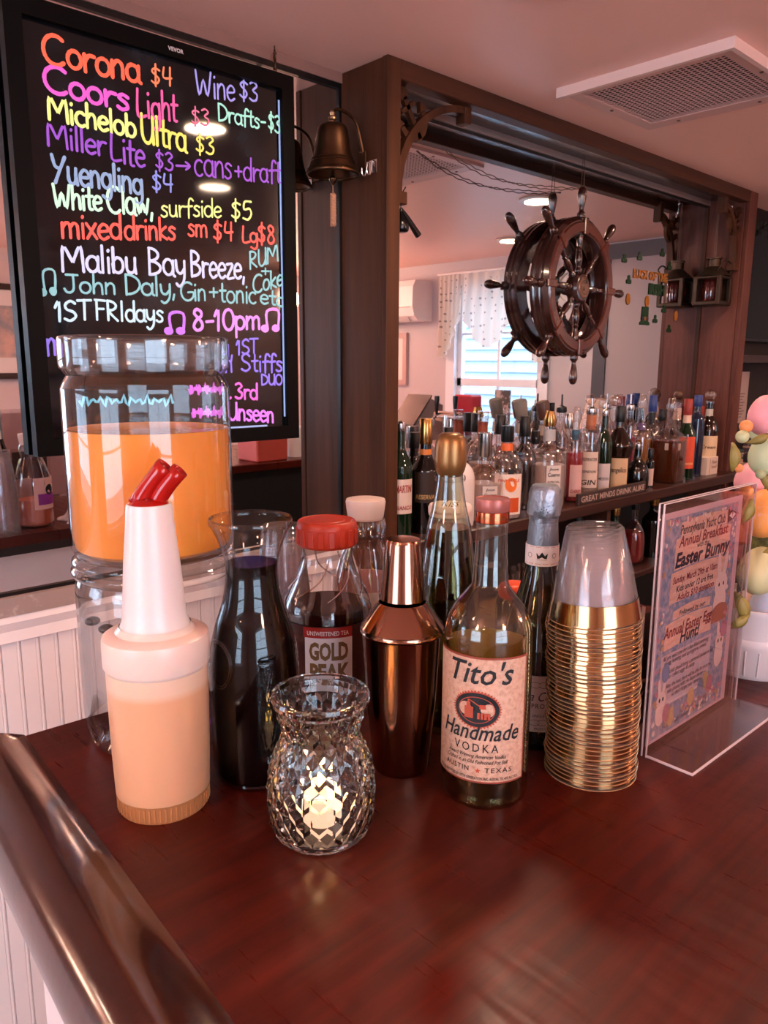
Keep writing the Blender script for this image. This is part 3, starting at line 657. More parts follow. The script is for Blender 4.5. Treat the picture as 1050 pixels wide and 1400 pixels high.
# ---- clear plastic cups stacked upside-down behind the carafe
CL = (.620, .868)
def cup_mesh(h, rt, rm, lipr, zoff=0):
    return [(0, h - .001), (rt * .9, h - .001), (rt, h - .003)] + [(rt + (rm - rt) * k / 4, h - .003 - (h - .006) * k / 4) for k in range(1, 5)] + [(rm + lipr, .002), (rm + lipr, 0), (rm - .0005, .0005)]
ORD = ['zeroth','first','second','third','fourth','fifth','sixth','seventh','eighth','ninth','tenth','eleventh','twelfth','thirteenth','fourteenth','fifteenth','sixteenth','seventeenth','eighteenth','nineteenth']
cm0 = None
ctop = zat(CL[0], CL[1], 716) - ZB
NC = 16
for k in range(NC):
    if cm0 is None: 
        o = MB().lathe(cup_mesh(.115, .028, .040, .0012), 36).build('plastic_cup', PLAST); cm0 = o
    else: o = cm0.copy(); COL.objects.link(o)
    o.location = (CL[0], CL[1], ZB + k * (ctop - .115) / (NC - 1)); o['category'] = 'cup'; o['group'] = 'clear cups stacked behind the carafe'
    o['label'] = 'plain clear cup behind the carafe, ' + ORD[k + 1] + ' up in its stack'
cm0['label'] = 'bottom cup of the plain clear cup stack behind the carafe'; o['label'] = 'topmost cup of the plain clear cup stack behind the carafe'
# ---- faceted votive vase with a lit tea light
P = base(440, 1135); t = thing('candle_vase', 'diamond-cut glass vase with a flared rim holding a lit candle', 'candle vase', P)
vp = pprof(P, [(1135, 59), (1124, 66), (1106, 71), (1080, 73), (1055, 72), (1035, 68), (1018, 60), (1004, 53), (993, 53), (976, 58), (960, 62), (948, 65)])
NS = 22; zs = [p[1] for p in vp]
def vr(z, P_=sp(vp, 6)):
    for (ra, za), (rb2, zb) in zip(P_, P_[1:]):
        if min(za, zb) <= z <= max(za, zb): return ra + (rb2 - ra) * (z - za) / (zb - za + 1e-9)
    return P_[-1][0] if z > P_[-1][1] else P_[0][0]
ztop = vp[-1][1]; zq = ztop - .010
rows = 22; v = []; f = []
for j in range(rows + 1):
    z = .006 + (zq - .006) * j / rows
    for i in range(NS * 2):
        a = pi * i / NS; 
        # lattice: grooves cross where i+j is even at every second row, crests between
        gi = (i + j) % 2; 
        r = vr(z); amp = .0014 if .008 < z < zq - .003 else .0003
        d = amp if (j % 2 == 0 and i % 2 == (j // 2) % 2) else (0 if j % 2 == 0 else -.0)
        if j % 2 == 0 and i % 2 != (j // 2) % 2: d = -amp * .8
        v.append(((r + d) * cos(a), (r + d) * sin(a), z))
n = NS * 2
# diamonds: rows j even hold alternating crest / groove-cross points; odd rows are edge mid points
for j in range(rows):
    for i in range(n):
        a, b_, c, d = j * n + i, j * n + (i + 1) % n, (j + 1) * n + (i + 1) % n, (j + 1) * n + i
        if (i + j + j // 2) % 2 == 0: f += [(a, b_, c), (a, c, d)]
        else: f += [(a, b_, d), (b_, c, d)]
m = MB(); m.add(v, f)
# rim, inner wall, base (closed shell)
seg = n; ring0 = rows * n
pts = [(vr(zq), zq), (vp[-1][0] + .0015, ztop - .006), (vp[-1][0] + .0022, ztop - .002), (vp[-1][0] + .001, ztop + .0015), (vp[-1][0] - .002, ztop + .001), (vp[-1][0] - .004, ztop - .003)]
inn = [(vr(z) - .0042, z) for z in [zq - .01, zq - .02, zq - .03, zq - .045, zq - .06, .06, .04, .02, .012]] + [(vr(.012) * .7, .0085), (0, .008)]
mm = MB().lathe(pts + inn, seg); off = len(m.v)
m.add(mm.v, mm.f)
bm_ = MB().lathe([(0, .002), (vp[0][0] * .85, .0015), (vp[0][0] * .95, 0), (vr(.006), .006)], seg); m.add(bm_.v, bm_.f)
ob = m.build('cut_glass', REALV, t, smooth=0)
import bmesh
bm = bmesh.new(); bm.from_mesh(ob.data); bmesh.ops.remove_doubles(bm, verts=bm.verts, dist=.0004); bmesh.ops.recalc_face_normals(bm, faces=bm.faces); bm.to_mesh(ob.data); bm.free()
cn = thing('tea_candle', 'small lit white candle glowing inside the diamond-cut vase', 'candle', (P.x, P.y, P.z + .0085))
WAX = mat('lit_wax', '#f2dcc0', .5, emit=.75, ecol='#ffc6a4', sub=.3)
MB().lathe([(0, 0), (.0195, 0), (.020, .002), (.020, .026), (.0185, .028), (.015, .0265), (0, .026)], 32).build('wax', WAX, cn)
MB().tube([(0, 0, .026), (.0005, 0, .033)], .0006, 6).build('wick', BLACK, cn)
MB().lathe(sp([(.0002, .031), (.003, .034), (.0042, .039), (.003, .046), (.0002, .054)], 4), 16).build('flame', mat('flame', '#ffd070', .5, emit=16, ecol='#ffc060'), cn)
l = bpy.data.lights.new('candle_light', 'POINT'); l.energy = .12; l.color = (1, .6, .3); l.shadow_soft_size = .004
lo_ = bpy.data.objects.new('candle_light', l); COL.objects.link(lo_); lo_.location = (0, 0, .06); lo_.parent = cn
# ---- copper cocktail shaker
P = base(548, 1046); t = thing('cocktail_shaker', 'copper cocktail shaker with a tapered cap', 'cocktail shaker', P)
COP = mat('copper', '#9a705c', .13, metal=1, bump=((4, 4, 200), .03, .001))
s_ = pprof(P, [(1046, 36), (1040, 39), (950, 48), (864, 55), (860, 58), (856, 57), (824, 35), (817, 31), (745, 25), (738, 23)])
MB().lathe([(0, .001), (s_[0][0] * .9, 0)] + [s_[0], s_[1], s_[2], s_[3], (s_[3][0] + .0005, s_[3][1] + .001)], 64).build('body', COP, t)
MB().lathe([(s_[3][0] - .001, s_[3][1] + .001), (s_[3][0] + .0015, s_[3][1] + .002), (s_[4][0], s_[4][1]), (s_[4][0] - .001, s_[4][1] + .002), (s_[5][0], s_[5][1] + .001), (s_[6][0], s_[6][1]), (s_[6][0] - .002, s_[6][1] + .002)], 64).build('strainer_top', COP, t)
MB().lathe([(s_[7][0] - .0015, s_[7][1] - .001), (s_[7][0] + .0005, s_[7][1]), (s_[7][0], s_[7][1] + .003), s_[8], (s_[9][0] + .0008, s_[9][1] - .001), (s_[9][0], s_[9][1] + .001), (0, s_[9][1] + .002)], 64).build('cap', COP, t)
# ---- tall decanter with gold stopper
P = base(608, 985); t = thing('tall_bottle', 'tall conical clear bottle with a bulbous gold stopper', 'bottle', P)
fa = facing(P)
d_ = pprof(P, [(985, 44), (970, 48), (920, 48), (860, 46), (800, 41), (760, 36), (720, 30), (690, 23), (662, 18.5), (648, 17.5)])
MB().lathe([(0, .004)] + sp([(d_[0][0] * .95, 0)] + d_, 4), 56).build('glass_body', thin('green_tint_glass', '#e9eedd', '#5d6152', .06, 2.6), t)
lq = [(r * .94, z) for r, z in sp([(d_[0][0], .010)] + d_[1:7], 4)]
MB().lathe([(0, .011)] + lq + [(0, lq[-1][1])], 56).build('spirit', thin('pale_spirit', '#a8a070', '#5a5434', .03, 4), t)
zg = zat(P.x, P.y, 648) - P.z; rg = 22 * proj((P.x, P.y, P.z + zg))[2] / FPX; hg = zat(P.x, P.y, 592) - P.z - zg
MB().lathe([(0, zg - .002), (rg * .72, zg - .002)] + sp([(rg * .80, zg), (rg * .97, zg + hg * .2), (rg * 1.0, zg + hg * .45), (rg * .95, zg + hg * .75), (rg * .8, zg + hg * .93), (rg * .55, zg + hg)], 4) + [(0, zg + hg * 1.01)], 48).build('stopper', mat('satin_gold', '#8a6238', .32, metal=.7, spec=.6), t)
MB().lathe([(.0175, zg - .008), (.0185, zg - .006), (.0185, zg - .003), (.017, zg - .001)], 32).build('glass_ring', GLASS, t)
m = MB(); Fs = cyl(19.5 * proj((P.x, P.y, P.z + zg - .03))[2] / FPX + .0012, fa); put_text(m, 'Kiss', Fs, 0, zg - .036, .013, .5, -.01, width=.022); m.build('script_print', INK, t, smooth=0)
# ---- vodka bottle
P = base(661, 1076); t = thing('vodka_bottle', 'clear vodka bottle with a tan paper label and copper cap', 'bottle', P)
fa = facing(P)
v_ = pprof(P, [(1076, 53), (1068, 58), (1000, 59), (940, 60), (880, 60), (855, 59), (838, 54), (822, 45), (808, 33), (798, 26), (790, 24.5), (760, 22.5), (730, 21.5), (716, 22), (708, 22)])
MB().lathe([(0, .004), (v_[0][0] * .8, .003)] + sp([(v_[0][0] * .95, 0)] + v_, 4), 72).build('glass_body', thin('vodka_glass', '#f5f6ee', '#6d6f62', .055, 2.8), t)
lq = [(r * .95, z) for r, z in sp([(v_[0][0], .010)] + v_[1:11] + [(v_[11][0], (v_[11][1] + v_[10][1]) / 2 + .003)], 4)]
MB().lathe([(0, .011), (lq[0][0] * .7, .011)] + lq + [(0, lq[-1][1])], 72).build('vodka', thin('clear_vodka', '#ece2c2', '#a89c78', .03, 4), t)
zc = v_[-1][1]; rc = 23.3 * proj((P.x, P.y, P.z + zc))[2] / FPX; hc = zat(P.x, P.y, 682) - P.z - zc
MB().lathe([(rc * .9, zc - .004), (rc * 1.0, zc - .003), (rc, zc + .006), (rc * .99, zc + .007)], 48).build('tamper_band', mat('copper_foil', '#b5583a', .15, metal=1), t)
MB().lathe([(rc * .98, zc + .0075), (rc, zc + .008), (rc, zc + hc - .001), (rc * .96, zc + hc + .001), (rc * .9, zc + hc), (0, zc + hc)], 48).build('cap', mat('rose_cap', '#9c5a52', .35, metal=.3), t)
m = MB(); put_text(m, 'AUTHENTIC · ORIGINAL', cyl(rc + .0002, fa), 0, zc + .0005, .005, 0, .02, width=.03); m.build('cap_lettering', GOLD, t, smooth=0)
rl = v_[3][0] + .0008; a0 = fa - .20
zb_, zt_ = zat(P.x, P.y, 1040) - P.z, zat(P.x, P.y, 877) - P.z; hw = .054
m = MB(); patch(m, cyl(rl, a0), -hw, hw, zb_, zt_, 40); m.build('label_border', mat('copper_border', '#8a3c2c', .4), t, smooth=80)
m = MB(); patch(m, cyl(rl + .0004, a0), -hw + .002, hw - .002, zb_ + .002, zt_ - .002, 40)
LBL = m.build('label', mat('tan_paper', '#c9a088', .6, noise=((220, 220, 220), '#ab8068', .45, .7)), t, smooth=80)
m = MB(); patch(m, cyl(rl, fa + pi), -hw * .95, hw * .95, zb_ + .004, zt_ - .002, 30); m.build('rear_label', mat('rear_tan', '#c9b08a', .6, noise=((60, 60, 4), '#a88c68', .4, .65)), t, smooth=80)
F_ = cyl(rl + .0009, a0); LH = zt_ - zb_
m = MB()
put_text(m, "Tito's", F_, 0, zb_ + LH * .795, .032, .28, .012, width=.066)
put_text(m, 'Handmade', F_, .002, zb_ + LH * .352, .024, .32, .012, width=.084)
put_text(m, 'VODKA', F_, 0, zb_ + LH * .255, .0125, 0, .004, width=.046, space=1.4)
put_text(m, 'Award Winning American Vodka', F_, 0, zb_ + LH * .205, .006, .3, .004, width=.062)
put_text(m, 'Crafted in an Old Fashioned Pot Still', F_, 0, zb_ + LH * .160, .006, .3, .004, width=.066)
put_text(m, 'AUSTIN', F_, -.020, zb_ + LH * .093, .0075, 0, .004, width=.028, space=1.2)
put_text(m, 'TEXAS', F_, .024, zb_ + LH * .093, .0075, 0, .004, width=.028, space=1.2)
put_text(m, 'DISTILLED & BOTTLED BY FIFTH GENERATION, INC. AUSTIN, TX. 40% ALC./VOL.', F_, 0, zb_ + LH * .03, .0045, 0, .008, width=.094)
m.build('lettering', INK, LBL, smooth=0)
cy = zb_ + LH * .59; RIM = mat('label_rust', '#a8452e', .6)
m = MB(); star = [((.0255 if k % 2 else .0232) * cos(pi * k / 44), cy + (.0205 if k % 2 else .0182) * sin(pi * k / 44)) for k in range(88)]
nv = len(m.v); m.v.append(F_(0, cy)); m.v += [F_(a, b_) for a, b_ in star]; m.f += [(0, 1 + k, 1 + (k + 1) % 88) for k in range(88)]
m.build('seal_edge', RIM, LBL, smooth=0)
def fan(poly, fn, d): 
    m = MB(); cx = sum(a for a, b in poly) / len(poly); c2 = sum(b for a, b in poly) / len(poly); m.v = [fn(cx, c2, d)] + [fn(a, b_, d) for a, b_ in poly]; n_ = len(poly); m.f = [(0, 1 + k, 1 + (k + 1) % n_) for k in range(n_)]; return m
fan(disc2d(0, cy, .0226, .0176, 40), F_, .0003).build('seal', INK, LBL, smooth=0)
m = MB()
for k in range(48):
    a, b_ = 2 * pi * k / 48, 2 * pi * (k + 1) / 48
    m.add([F_(.0185 * cos(a), cy + .0138 * sin(a), .0006), F_(.0185 * cos(b_), cy + .0138 * sin(b_), .0006), F_(.0178 * cos(b_), cy + .0131 * sin(b_), .0006), F_(.0178 * cos(a), cy + .0131 * sin(a), .0006)], [(0, 1, 2, 3)])
def q4(m, x0, x1, y0, y1, d=.0006): m.add([F_(x0, cy + y0, d), F_(x1, cy + y0, d), F_(x1, cy + y1, d), F_(x0, cy + y1, d)], [(0, 1, 2, 3)])
q4(m, -.012, -.003, -.009, .003); q4(m, -.010, -.006, .003, .008); q4(m, -.0088, -.0072, .008, .0105)
for k in range(4): q4(m, .001 + k * .0034, .0036 + k * .0034, -.009, -.0025)
q4(m, .003, .009, .0015, .006); m.add([F_(-.007, cy + .0095, .0006), F_(.003, cy + .004, .0006), F_(.003, cy + .0052, .0006), F_(-.007, cy + .0105, .0006)], [(0, 1, 2, 3)])
sy = zb_ + LH * .105; pts = [((.0032 if k % 2 == 0 else .0013) * sin(pi * k / 5) + .003, sy + (.0032 if k % 2 == 0 else .0013) * cos(pi * k / 5)) for k in range(10)]
m.v.append(F_(.003, sy, .0003)); c0 = len(m.v) - 1; m.v += [F_(a, b_, .0003) for a, b_ in pts]; m.f += [(c0, c0 + 1 + (k + 1) % 10, c0 + 1 + k) for k in range(10)]
m.build('still_emblem', RIM, LBL, smooth=0)
# ---- prosecco
P = base(730, 1003); t = thing('sparkling_wine_bottle', 'dark sparkling wine bottle with pale silver foil neck and white label', 'bottle', P)
fa = facing(P)
w_ = pprof(P, [(1003, 46), (995, 49), (930, 49), (880, 48), (850, 43), (820, 34), (800, 28), (770, 21), (740, 20)])
DG = mat('dark_green_glass', '#070c07', .03, spec=.8, coat=.5)
MB().lathe([(0, .006), (.03, .003)] + sp([(w_[0][0] * .95, 0)] + w_, 4), 64).build('glass_body', DG, t)
ft = zat(P.x, P.y, 664) - P.z; f0 = w_[-2][1]; FO = mat('silver_foil', '#858d98', .38, metal=.7, bump=((140, 140, 140), .5, .003))
rr_n = lambda y, hw: (hw * proj((P.x, P.y, zat(P.x, P.y, y)))[2] / FPX, zat(P.x, P.y, y) - P.z)
pr = [rr_n(768, 22), rr_n(735, 21), rr_n(712, 19.5), rr_n(706, 20), rr_n(702, 22.5), rr_n(690, 22.5), rr_n(676, 21), rr_n(668, 20), rr_n(663, 17)]
m = MB().lathe([pr[2], pr[3], pr[4], pr[5], pr[6], pr[7], pr[8], (0, pr[8][1] + .001)], 40)
for i in range(len(m.v)):
    x, y, z = m.v[i]; k = 1 + .035 * sin(7 * atan2(y, x) + z * 300) + random.uniform(-.025, .025); m.v[i] = (x * k, y * k, z)
m.build('foil_cap', FO, t, smooth=25)
MB().lathe([pr[0], pr[1], pr[2]], 40).build('foil_neck', mat('blue_grey_foil', '#7b8592', .35, metal=.5, bump=((300, 300, 300), .4, .002)), t)
m = MB(); patch(m, cyl(pr[0][0] + .0005, fa), -.05, .05, pr[0][1] - .001, rr_n(742, 21)[1], 30); m.build('neck_band', mat('label_white'), t, smooth=80)
m = MB(); Fn = cyl(pr[0][0] + .001, fa); zz = (pr[0][1] + rr_n(742, 21)[1]) / 2
m.add([Fn(a * .0011, zz + b_ * .0011) for a, b_ in ((-5, -3), (5, -3), (6, 3), (3, 0), (0, 4), (-3, 0), (-6, 3))], [tuple(range(7))])
for k in range(9): flat(m, disc2d(-.0056 + .0014 * k, zz - .0045, .0004, .0004, 6), Fn)
for s2 in (-1, 1):
    for k in range(14):
        a, b_ = 2 * pi * k / 14, 2 * pi * (k + 1) / 14; m.add([Fn(s2 * .015 + q * cos(c_), zz + q * sin(c_)) for q, c_ in ((.003, a), (.003, b_), (.0025, b_), (.0025, a))], [(0, 1, 2, 3)])
m.build('crown_emblem', INK, t, smooth=0)
m = MB()
for k in range(-9, 10):
    if k % 4: flat(m, [(k * .0022 - .0008, zz + .0098), (k * .0022 + .0008, zz + .0098), (k * .0022 + .0008, zz + .0103), (k * .0022 - .0008, zz + .0103)], Fn); flat(m, [(k * .0022 - .0008, zz - .0098), (k * .0022 + .0008, zz - .0098), (k * .0022 + .0008, zz - .0092), (k * .0022 - .0008, zz - .0092)], Fn)
m.build('band_rule', RIM, t, smooth=0)
m = MB(); Ff = cyl(pr[5][0] * 1.035, fa)
for a, b_ in ((0, 0), (-.004, .001), (.004, .001), (-.003, .004), (.003, .004), (0, .006), (-.002, -.004), (.003, -.003), (0, .003)): flat(m, disc2d(a, (pr[5][1] + pr[4][1]) / 2 + b_ - .001, .0006, .0007, 8), Ff)
for k in range(-12, 13): flat(m, disc2d(k * .0017, pr[2][1] - .003, .0003, .0004, 5), cyl(pr[2][0] + .0006, fa))
m.build('foil_perforation', INK, t, smooth=0)
rl = w_[2][0] + .0008; zt_, zb_ = zat(P.x, P.y, 905) - P.z, zat(P.x, P.y, 978) - P.z; F_ = cyl(rl, fa + .38)
m = MB(); patch(m, F_, -.05, .05, zb_, zt_, 30); m.build('label', mat('wine_label', '#cdbfbf', .5), t, smooth=80)
F_ = cyl(rl + .0005, fa + .38); LH = zt_ - zb_
m = MB(); put_text(m, 'La Contessa', F_, 0, zb_ + LH * .56, .016, .4, 0, width=.060); put_text(m, 'PROSECCO', F_, 0, zb_ + LH * .43, .008, 0, .005, width=.042, space=1.2)
put_text(m, 'D.O.C.', F_, 0, zb_ + LH * .36, .004, 0, .002); put_text(m, 'SINGLE FERMENTED', F_, 0, zb_ + LH * .27, .0045, 0, .002, width=.04); put_text(m, 'PRODUCT OF ITALY', F_, 0, zb_ + LH * .04, .004, 0, .004, width=.034)
for sgn, yy in ((1, .84), (1, .17)):
    for s2 in (-1, 1):
        for cx in (.008, .017):
            pts = [(s2 * cx + .006 * cos(q), zb_ + LH * yy + .0035 * sin(q)) for q in [2 * pi * i / 20 for i in range(21)]]
            for (a, b_), (c_, d2) in zip(pts, pts[1:]): m.add([F_(a, b_ - .0002), F_(c_, d2 - .0002), F_(c_, d2 + .0003), F_(a, b_ + .0003)], [(0, 1, 2, 3)])
m.build('lettering', INK, t, smooth=0)
# ---- stack of gold-banded clear cups
rgt_h = Vector((cos(YAW), -sin(YAW), 0)); bk_h = Vector((sin(YAW), cos(YAW), 0))
P = base(806, 1050); NCUP = 37; rm = 60.5 * proj(P)[2] / FPX
ztop = zat(P.x, P.y, 718) - P.z; hcup = .098; pitch = (ztop - hcup) / (NCUP - 1); rt = 38.5 * proj((P.x, P.y, ZB + ztop))[2] / FPX
cup0 = band0 = None; leanx = 0
for k in range(NCUP):
    r = thing('gold_rim_cup', 'clear plastic cup with a gold band, nested inside the tall gold-ringed stack', 'cup', (P.x + .0012 * sin(k * .9) - (.0000 if k < 22 else .0012), P.y + .0008 * sin(k * 1.7), ZB + k * pitch), 'gold-banded cups in the tall stack')
    ang = .055 * k / (NCUP - 1); leanx += pitch * ang; r.location -= rgt_h * leanx; r.rotation_euler = Matrix.Rotation(-ang, 4, bk_h).to_euler()
    r['label'] = ('gold-banded clear cup, %s up from the bar in the tall gold stack' % ORD[k + 1]) if k < 18 else ('gold-banded clear cup, %s down from the top of the tall gold stack' % ORD[NCUP - k])
    if k == 0: r['label'] = 'bottom gold-banded cup, standing on the bar under the stack'
    if k == NCUP - 1: r['label'] = 'topmost gold-banded cup, its clear upper part fully showing'
    if cup0 is None:
        cup0 = MB().lathe([(0, hcup - .002), (rt * .8, hcup - .002), (rt * .93, hcup), (rt, hcup - .002), (rt + (rm - rt) * .5, hcup * .5), (rm - .002, .004), (rm - .0015, .0)], 56).build('cup_body', PLAST, r)
        band0 = MB().lathe([(rt + (rm - .0005 - rt) * .78, hcup * .235), (rm - .0012, .0022)], 56).build('gold_band', GOLD, r)
        rim0 = MB().lathe([(rm - .0012, .0009), (rm + .0002, .0009), (rm + .0006, .0005), (rm + .0002, .0001), (rm - .0012, .0001)], 56).build('rolled_rim', mat('rim_plastic', '#d9b488', .12, metal=.7), r)
    else:
        for q in (cup0, band0, rim0): o = q.copy(); COL.objects.link(o); o.parent = r
# ---- acrylic sign holder with printed flyer
A = base(882, 1035); B = base(1004, 956); z_t = zat(A.x, A.y, 690); HH = z_t - ZB
ax = (B - A); W_ = ax.length; ux = ax.normalized(); nx = Vector((ux.y, -ux.x, 0))  # towards the camera side
if nx.y > 0: nx = -nx
t = thing('sign_holder', 'clear acrylic stand holding the pastel egg hunt flyer', 'sign holder', A)
fn = lambda u, v, d=0: tuple(ux * u + nx * d + Vector((0, 0, v)))
def slab(m, u0, u1, v0, v1, d0, d1): 
    return m.prism([(u0, v0), (u1, v0), (u1, v1), (u0, v1)], fn, d0, d1)
slab(MB(), 0, W_, .002, HH, .0000, .002).build('front_sheet', ACRYL, t, smooth=0)
slab(MB(), 0, W_, .002, HH, -.0055, -.0035).build('rear_sheet', ACRYL, t, smooth=0)
m = MB(); m.prism([(0, 0), (W_, 0), (W_ , .055), (0, .055)], lambda u, v, d: tuple(ux * u + nx * v + Vector((0, 0, d))), .0003, .0025); m.build('foot', ACRYL, t, smooth=0)
EDGE = mat('acrylic_edge', '#dcc9c9', .15, spec=.8)
m = MB(); [slab(m, u_ - .0007, u_, 0, HH, d_, d_ + .0018) for u_ in (0, W_ + .0007) for d_ in (-.0054, .0001)]; slab(m, 0, W_, HH, HH + .0008, -.0055, -.0035); slab(m, 0, W_, HH, HH + .0008, 0, .002)
m.prism([(0, .055), (W_, .055), (W_, .0562), (0, .0562)], lambda u, v, d: tuple(ux * u + nx * v + Vector((0, 0, d))), 0, .0027)
m.prism([(0, 0), (.0012, 0), (.0012, .055), (0, .055)], lambda u, v, d: tuple(ux * u + nx * v + Vector((0, 0, d))), 0, .0027)
m.build('polished_edge', EDGE, t, smooth=0)
fl = thing('event_flyer', 'pastel spring egg hunt flyer with a rabbit, inside the acrylic stand', 'flyer', A)
PW, PH = .200, HH - .022; pu = .004; pv = .010
def pf(x, y, d=0): return fn(pu + PW * x, pv + PH * (1 - y), -.0022 + d)     # x,y in 0..1 from the top left
def rect(m, x0, x1, y0, y1, d): return m.add([pf(x0, y0, d), pf(x0, y1, d), pf(x1, y1, d), pf(x1, y0, d)], [(0, 1, 2, 3)])
m = MB(); m.prism([(0, 1), (1, 1), (1, 0), (0, 0)], lambda u, v, d: pf(u, v, d), -.0008, 0); m.build('paper', mat('flyer_paper', '#c9a3a6', .6), fl, smooth=0)
rect(MB(), .035, .94, .025, .985, .0002).build('floral_ground', mat('floral_print', '#6a7a94', .6, noise=((150, 150, 150), '#a898a2', .40, .62)), fl, smooth=0)
m = MB()
for x0, x1, y0, y1 in ((.22, .84, .055, .115), (.17, .86, .12, .255), (.14, .84, .265, .40), (.2, .66, .435, .475), (.12, .70, .485, .60)):
    n_ = 12; poly = []
    for k in range(n_ + 1): q = k / n_; poly.append((x0 + (x1 - x0) * q, y0 - .012 * sin(pi * q)))
    for k in range(n_ + 1): q = 1 - k / n_; poly.append((x0 + (x1 - x0) * q + .01 * sin(k * 2.1), y1 - .008 * sin(pi * q)))
    m.add([pf(a, b_, .0003) for a, b_ in poly], [tuple(reversed(range(len(poly))))])
m.build('wooden_banner', mat('banner_print', '#cf9c88', .6, noise=((40, 40, 200), '#dcb09c', .4, .6)), fl, smooth=0)
rect(MB(), .10, .72, .62, .86, .00025).build('text_ground', mat('text_panel', '#c3a5a6', .6, noise=((70, 70, 70), '#a9a0ac', .5, .7)), fl, smooth=0)
def ptext(items, mt, name):
    m = MB()
    for s, x, y, size, w2, sh, bo in items:
        g = lambda u, v: fn(pu + PW * x + u, pv + PH * (1 - y) + v, -.0022 + .0005)
        put_text(m, s, g, 0, 0, size * 1.12, sh, bo * 1.5 + .004, width=w2 * 1.08)
    m.build(name, mt, fl, smooth=0)
ptext([('Pennsylvania Yacht Club', .49, .105, .014, .104, .2, .012), ('with the', .5, .183, .008, .028, .2, .005), ('Easter Bunny', .51, .243, .021, .128, .2, .022),
       ('Kids under 12 are free', .44, .352, .0095, .085, .15, .006), ('Followed by our', .43, .465, .008, .06, .2, .004), ('Hunt!', .42, .592, .018, .045, .2, .02),
       ('All are welcome for a fun filled morning', .40, .645, .007, .105, .2, .002), ('of egg hunting and springtime smiles!', .40, .668, .007, .098, .2, .002),
       ('Each child should bring a personal basket or bag', .45, .712, .0068, .115, .2, .002), ('to collect eggs & candy', .36, .735, .0068, .06, .2, .002),
       ('After the hunt, there will be time for pictures', .46, .778, .0068, .105, .2, .002), ('take photos with the Easter Bunny —', .44, .802, .0068, .09, .2, .002), ("so don't forget your camera!", .44, .826, .0068, .068, .2, .002),
       ('Venmo @kimberlee-morris-2', .45, .962, .009, .105, .15, .006)], mat('flyer_navy', '#1a2034', .6), 'navy_lettering')
ptext([('Annual Breakfast', .51, .158, .016, .115, .2, .014), ('Sunday, March 29th at 10am', .44, .312, .0105, .102, .15, .008), ('Adults $10 donation', .46, .392, .0105, .085, .15, .01), ('Annual Easter Egg', .40, .545, .017, .110, .2, .014),
       ('Ours, Chuck, Cyndi & Donna', .45, .932, .009, .100, .25, .003)], mat('flyer_crimson', '#7c1c2c', .6), 'crimson_lettering')
def blob(m, x, y, rx, ry, d=.0006, rot=0):
    pts = []
    for k in range(18):
        a = 2 * pi * k / 18; u, v = rx * cos(a), ry * sin(a); pts.append((x + (u * cos(rot) - v * sin(rot)) , y - (u * sin(rot) + v * cos(rot)) * PW / PH))
    m.add([pf(a, b_, d) for a, b_ in pts], [tuple(range(18))])
m = MB()
for cx, cy, s in ((.79, .40, 1), (.84, .68, .7), (.13, .82, .65)):
    blob(m, cx - .04 * s, cy - .085 * s, .025 * s, .10 * s, rot=.15); blob(m, cx + .04 * s, cy - .085 * s, .025 * s, .10 * s, .0007, -.2); blob(m, cx, cy, .085 * s, .085 * s, .0008); blob(m, cx, cy + .09 * s, .085 * s, .12 * s, .00065)
m.build('rabbit_print', mat('rabbit_cream', '#dcbcb2', .6), fl, smooth=0)
m = MB(); 
for cx, cy, s in ((.79, .40, 1), (.84, .68, .7), (.13, .82, .65)):
    blob(m, cx - .03 * s, cy - .005, .009, .013, .001); blob(m, cx + .03 * s, cy - .005, .009, .013, .001)
m.build('rabbit_eyes', INK, fl, smooth=0)
m = MB(); blob(m, .80, .53, .11, .06, .001); rect(m, .70, .90, .53, .575, .0009); m.build('basket_print', mat('basket_brown', '#a8644c', .6), fl, smooth=0)
for nm, hx, pts in (('blue_egg_print', '#77809c', [(.62, .86), (.16, .70), (.33, .90)]), ('pink_egg_print', '#b0707e', [(.74, .87), (.2, .89), (.88, .62)]), ('yellow_egg_print', '#b8986a', [(.50, .88), (.68, .84), (.26, .92)])):
    m = MB()
    for a, b_ in pts: blob(m, a, b_, .045, .06, .0011)
    m.build(nm, mat(nm, hx, .6), fl, smooth=0)
for nm, hx, k0 in (('pink_flower_print', '#c27a86', 0), ('white_flower_print', '#d9c2b8', 1), ('gold_flower_print', '#b98b62', 2)):
    m = MB(); rnd = random.Random(k0)
    for k in range(46):
        e = rnd.random(); side = rnd.choice('LRTB')
        x, y = (.05 + rnd.random() * .05, e) if side == 'L' else (.86 + rnd.random() * .06, e) if side == 'R' else (e * .85 + .06, .035 + rnd.random() * .02) if side == 'T' else (e * .85 + .06, .90 + rnd.random() * .07)
        y = min(max(y, .04), .97); blob(m, x, y, .008 + .010 * rnd.random(), .008 + .010 * rnd.random(), .00045 + .00002 * k)
    m.build(nm, mat(nm, hx, .6), fl, smooth=0)
m = MB(); m.add([pf(.80, .045, .001), pf(.80, .115, .001), pf(.95, .08, .001)], [(0, 1, 2)]); m.build('burgee_print', INK, fl, smooth=0)
m = MB(); m.add([pf(.815, .08, .0012), pf(.86, .097, .0012), pf(.905, .08, .0012), pf(.86, .063, .0012)], [(0, 1, 2, 3)]); m.build('burgee_diamond', mat('label_white'), fl, smooth=0)
m = MB(); put_text(m, 'P', lambda u, v: fn(pu + PW * .86 + u, pv + PH * .915 + v, -.0022 + .0014), 0, 0, .009, 0, .03); m.build('burgee_letter', mat('flyer_crimson'), fl, smooth=0)
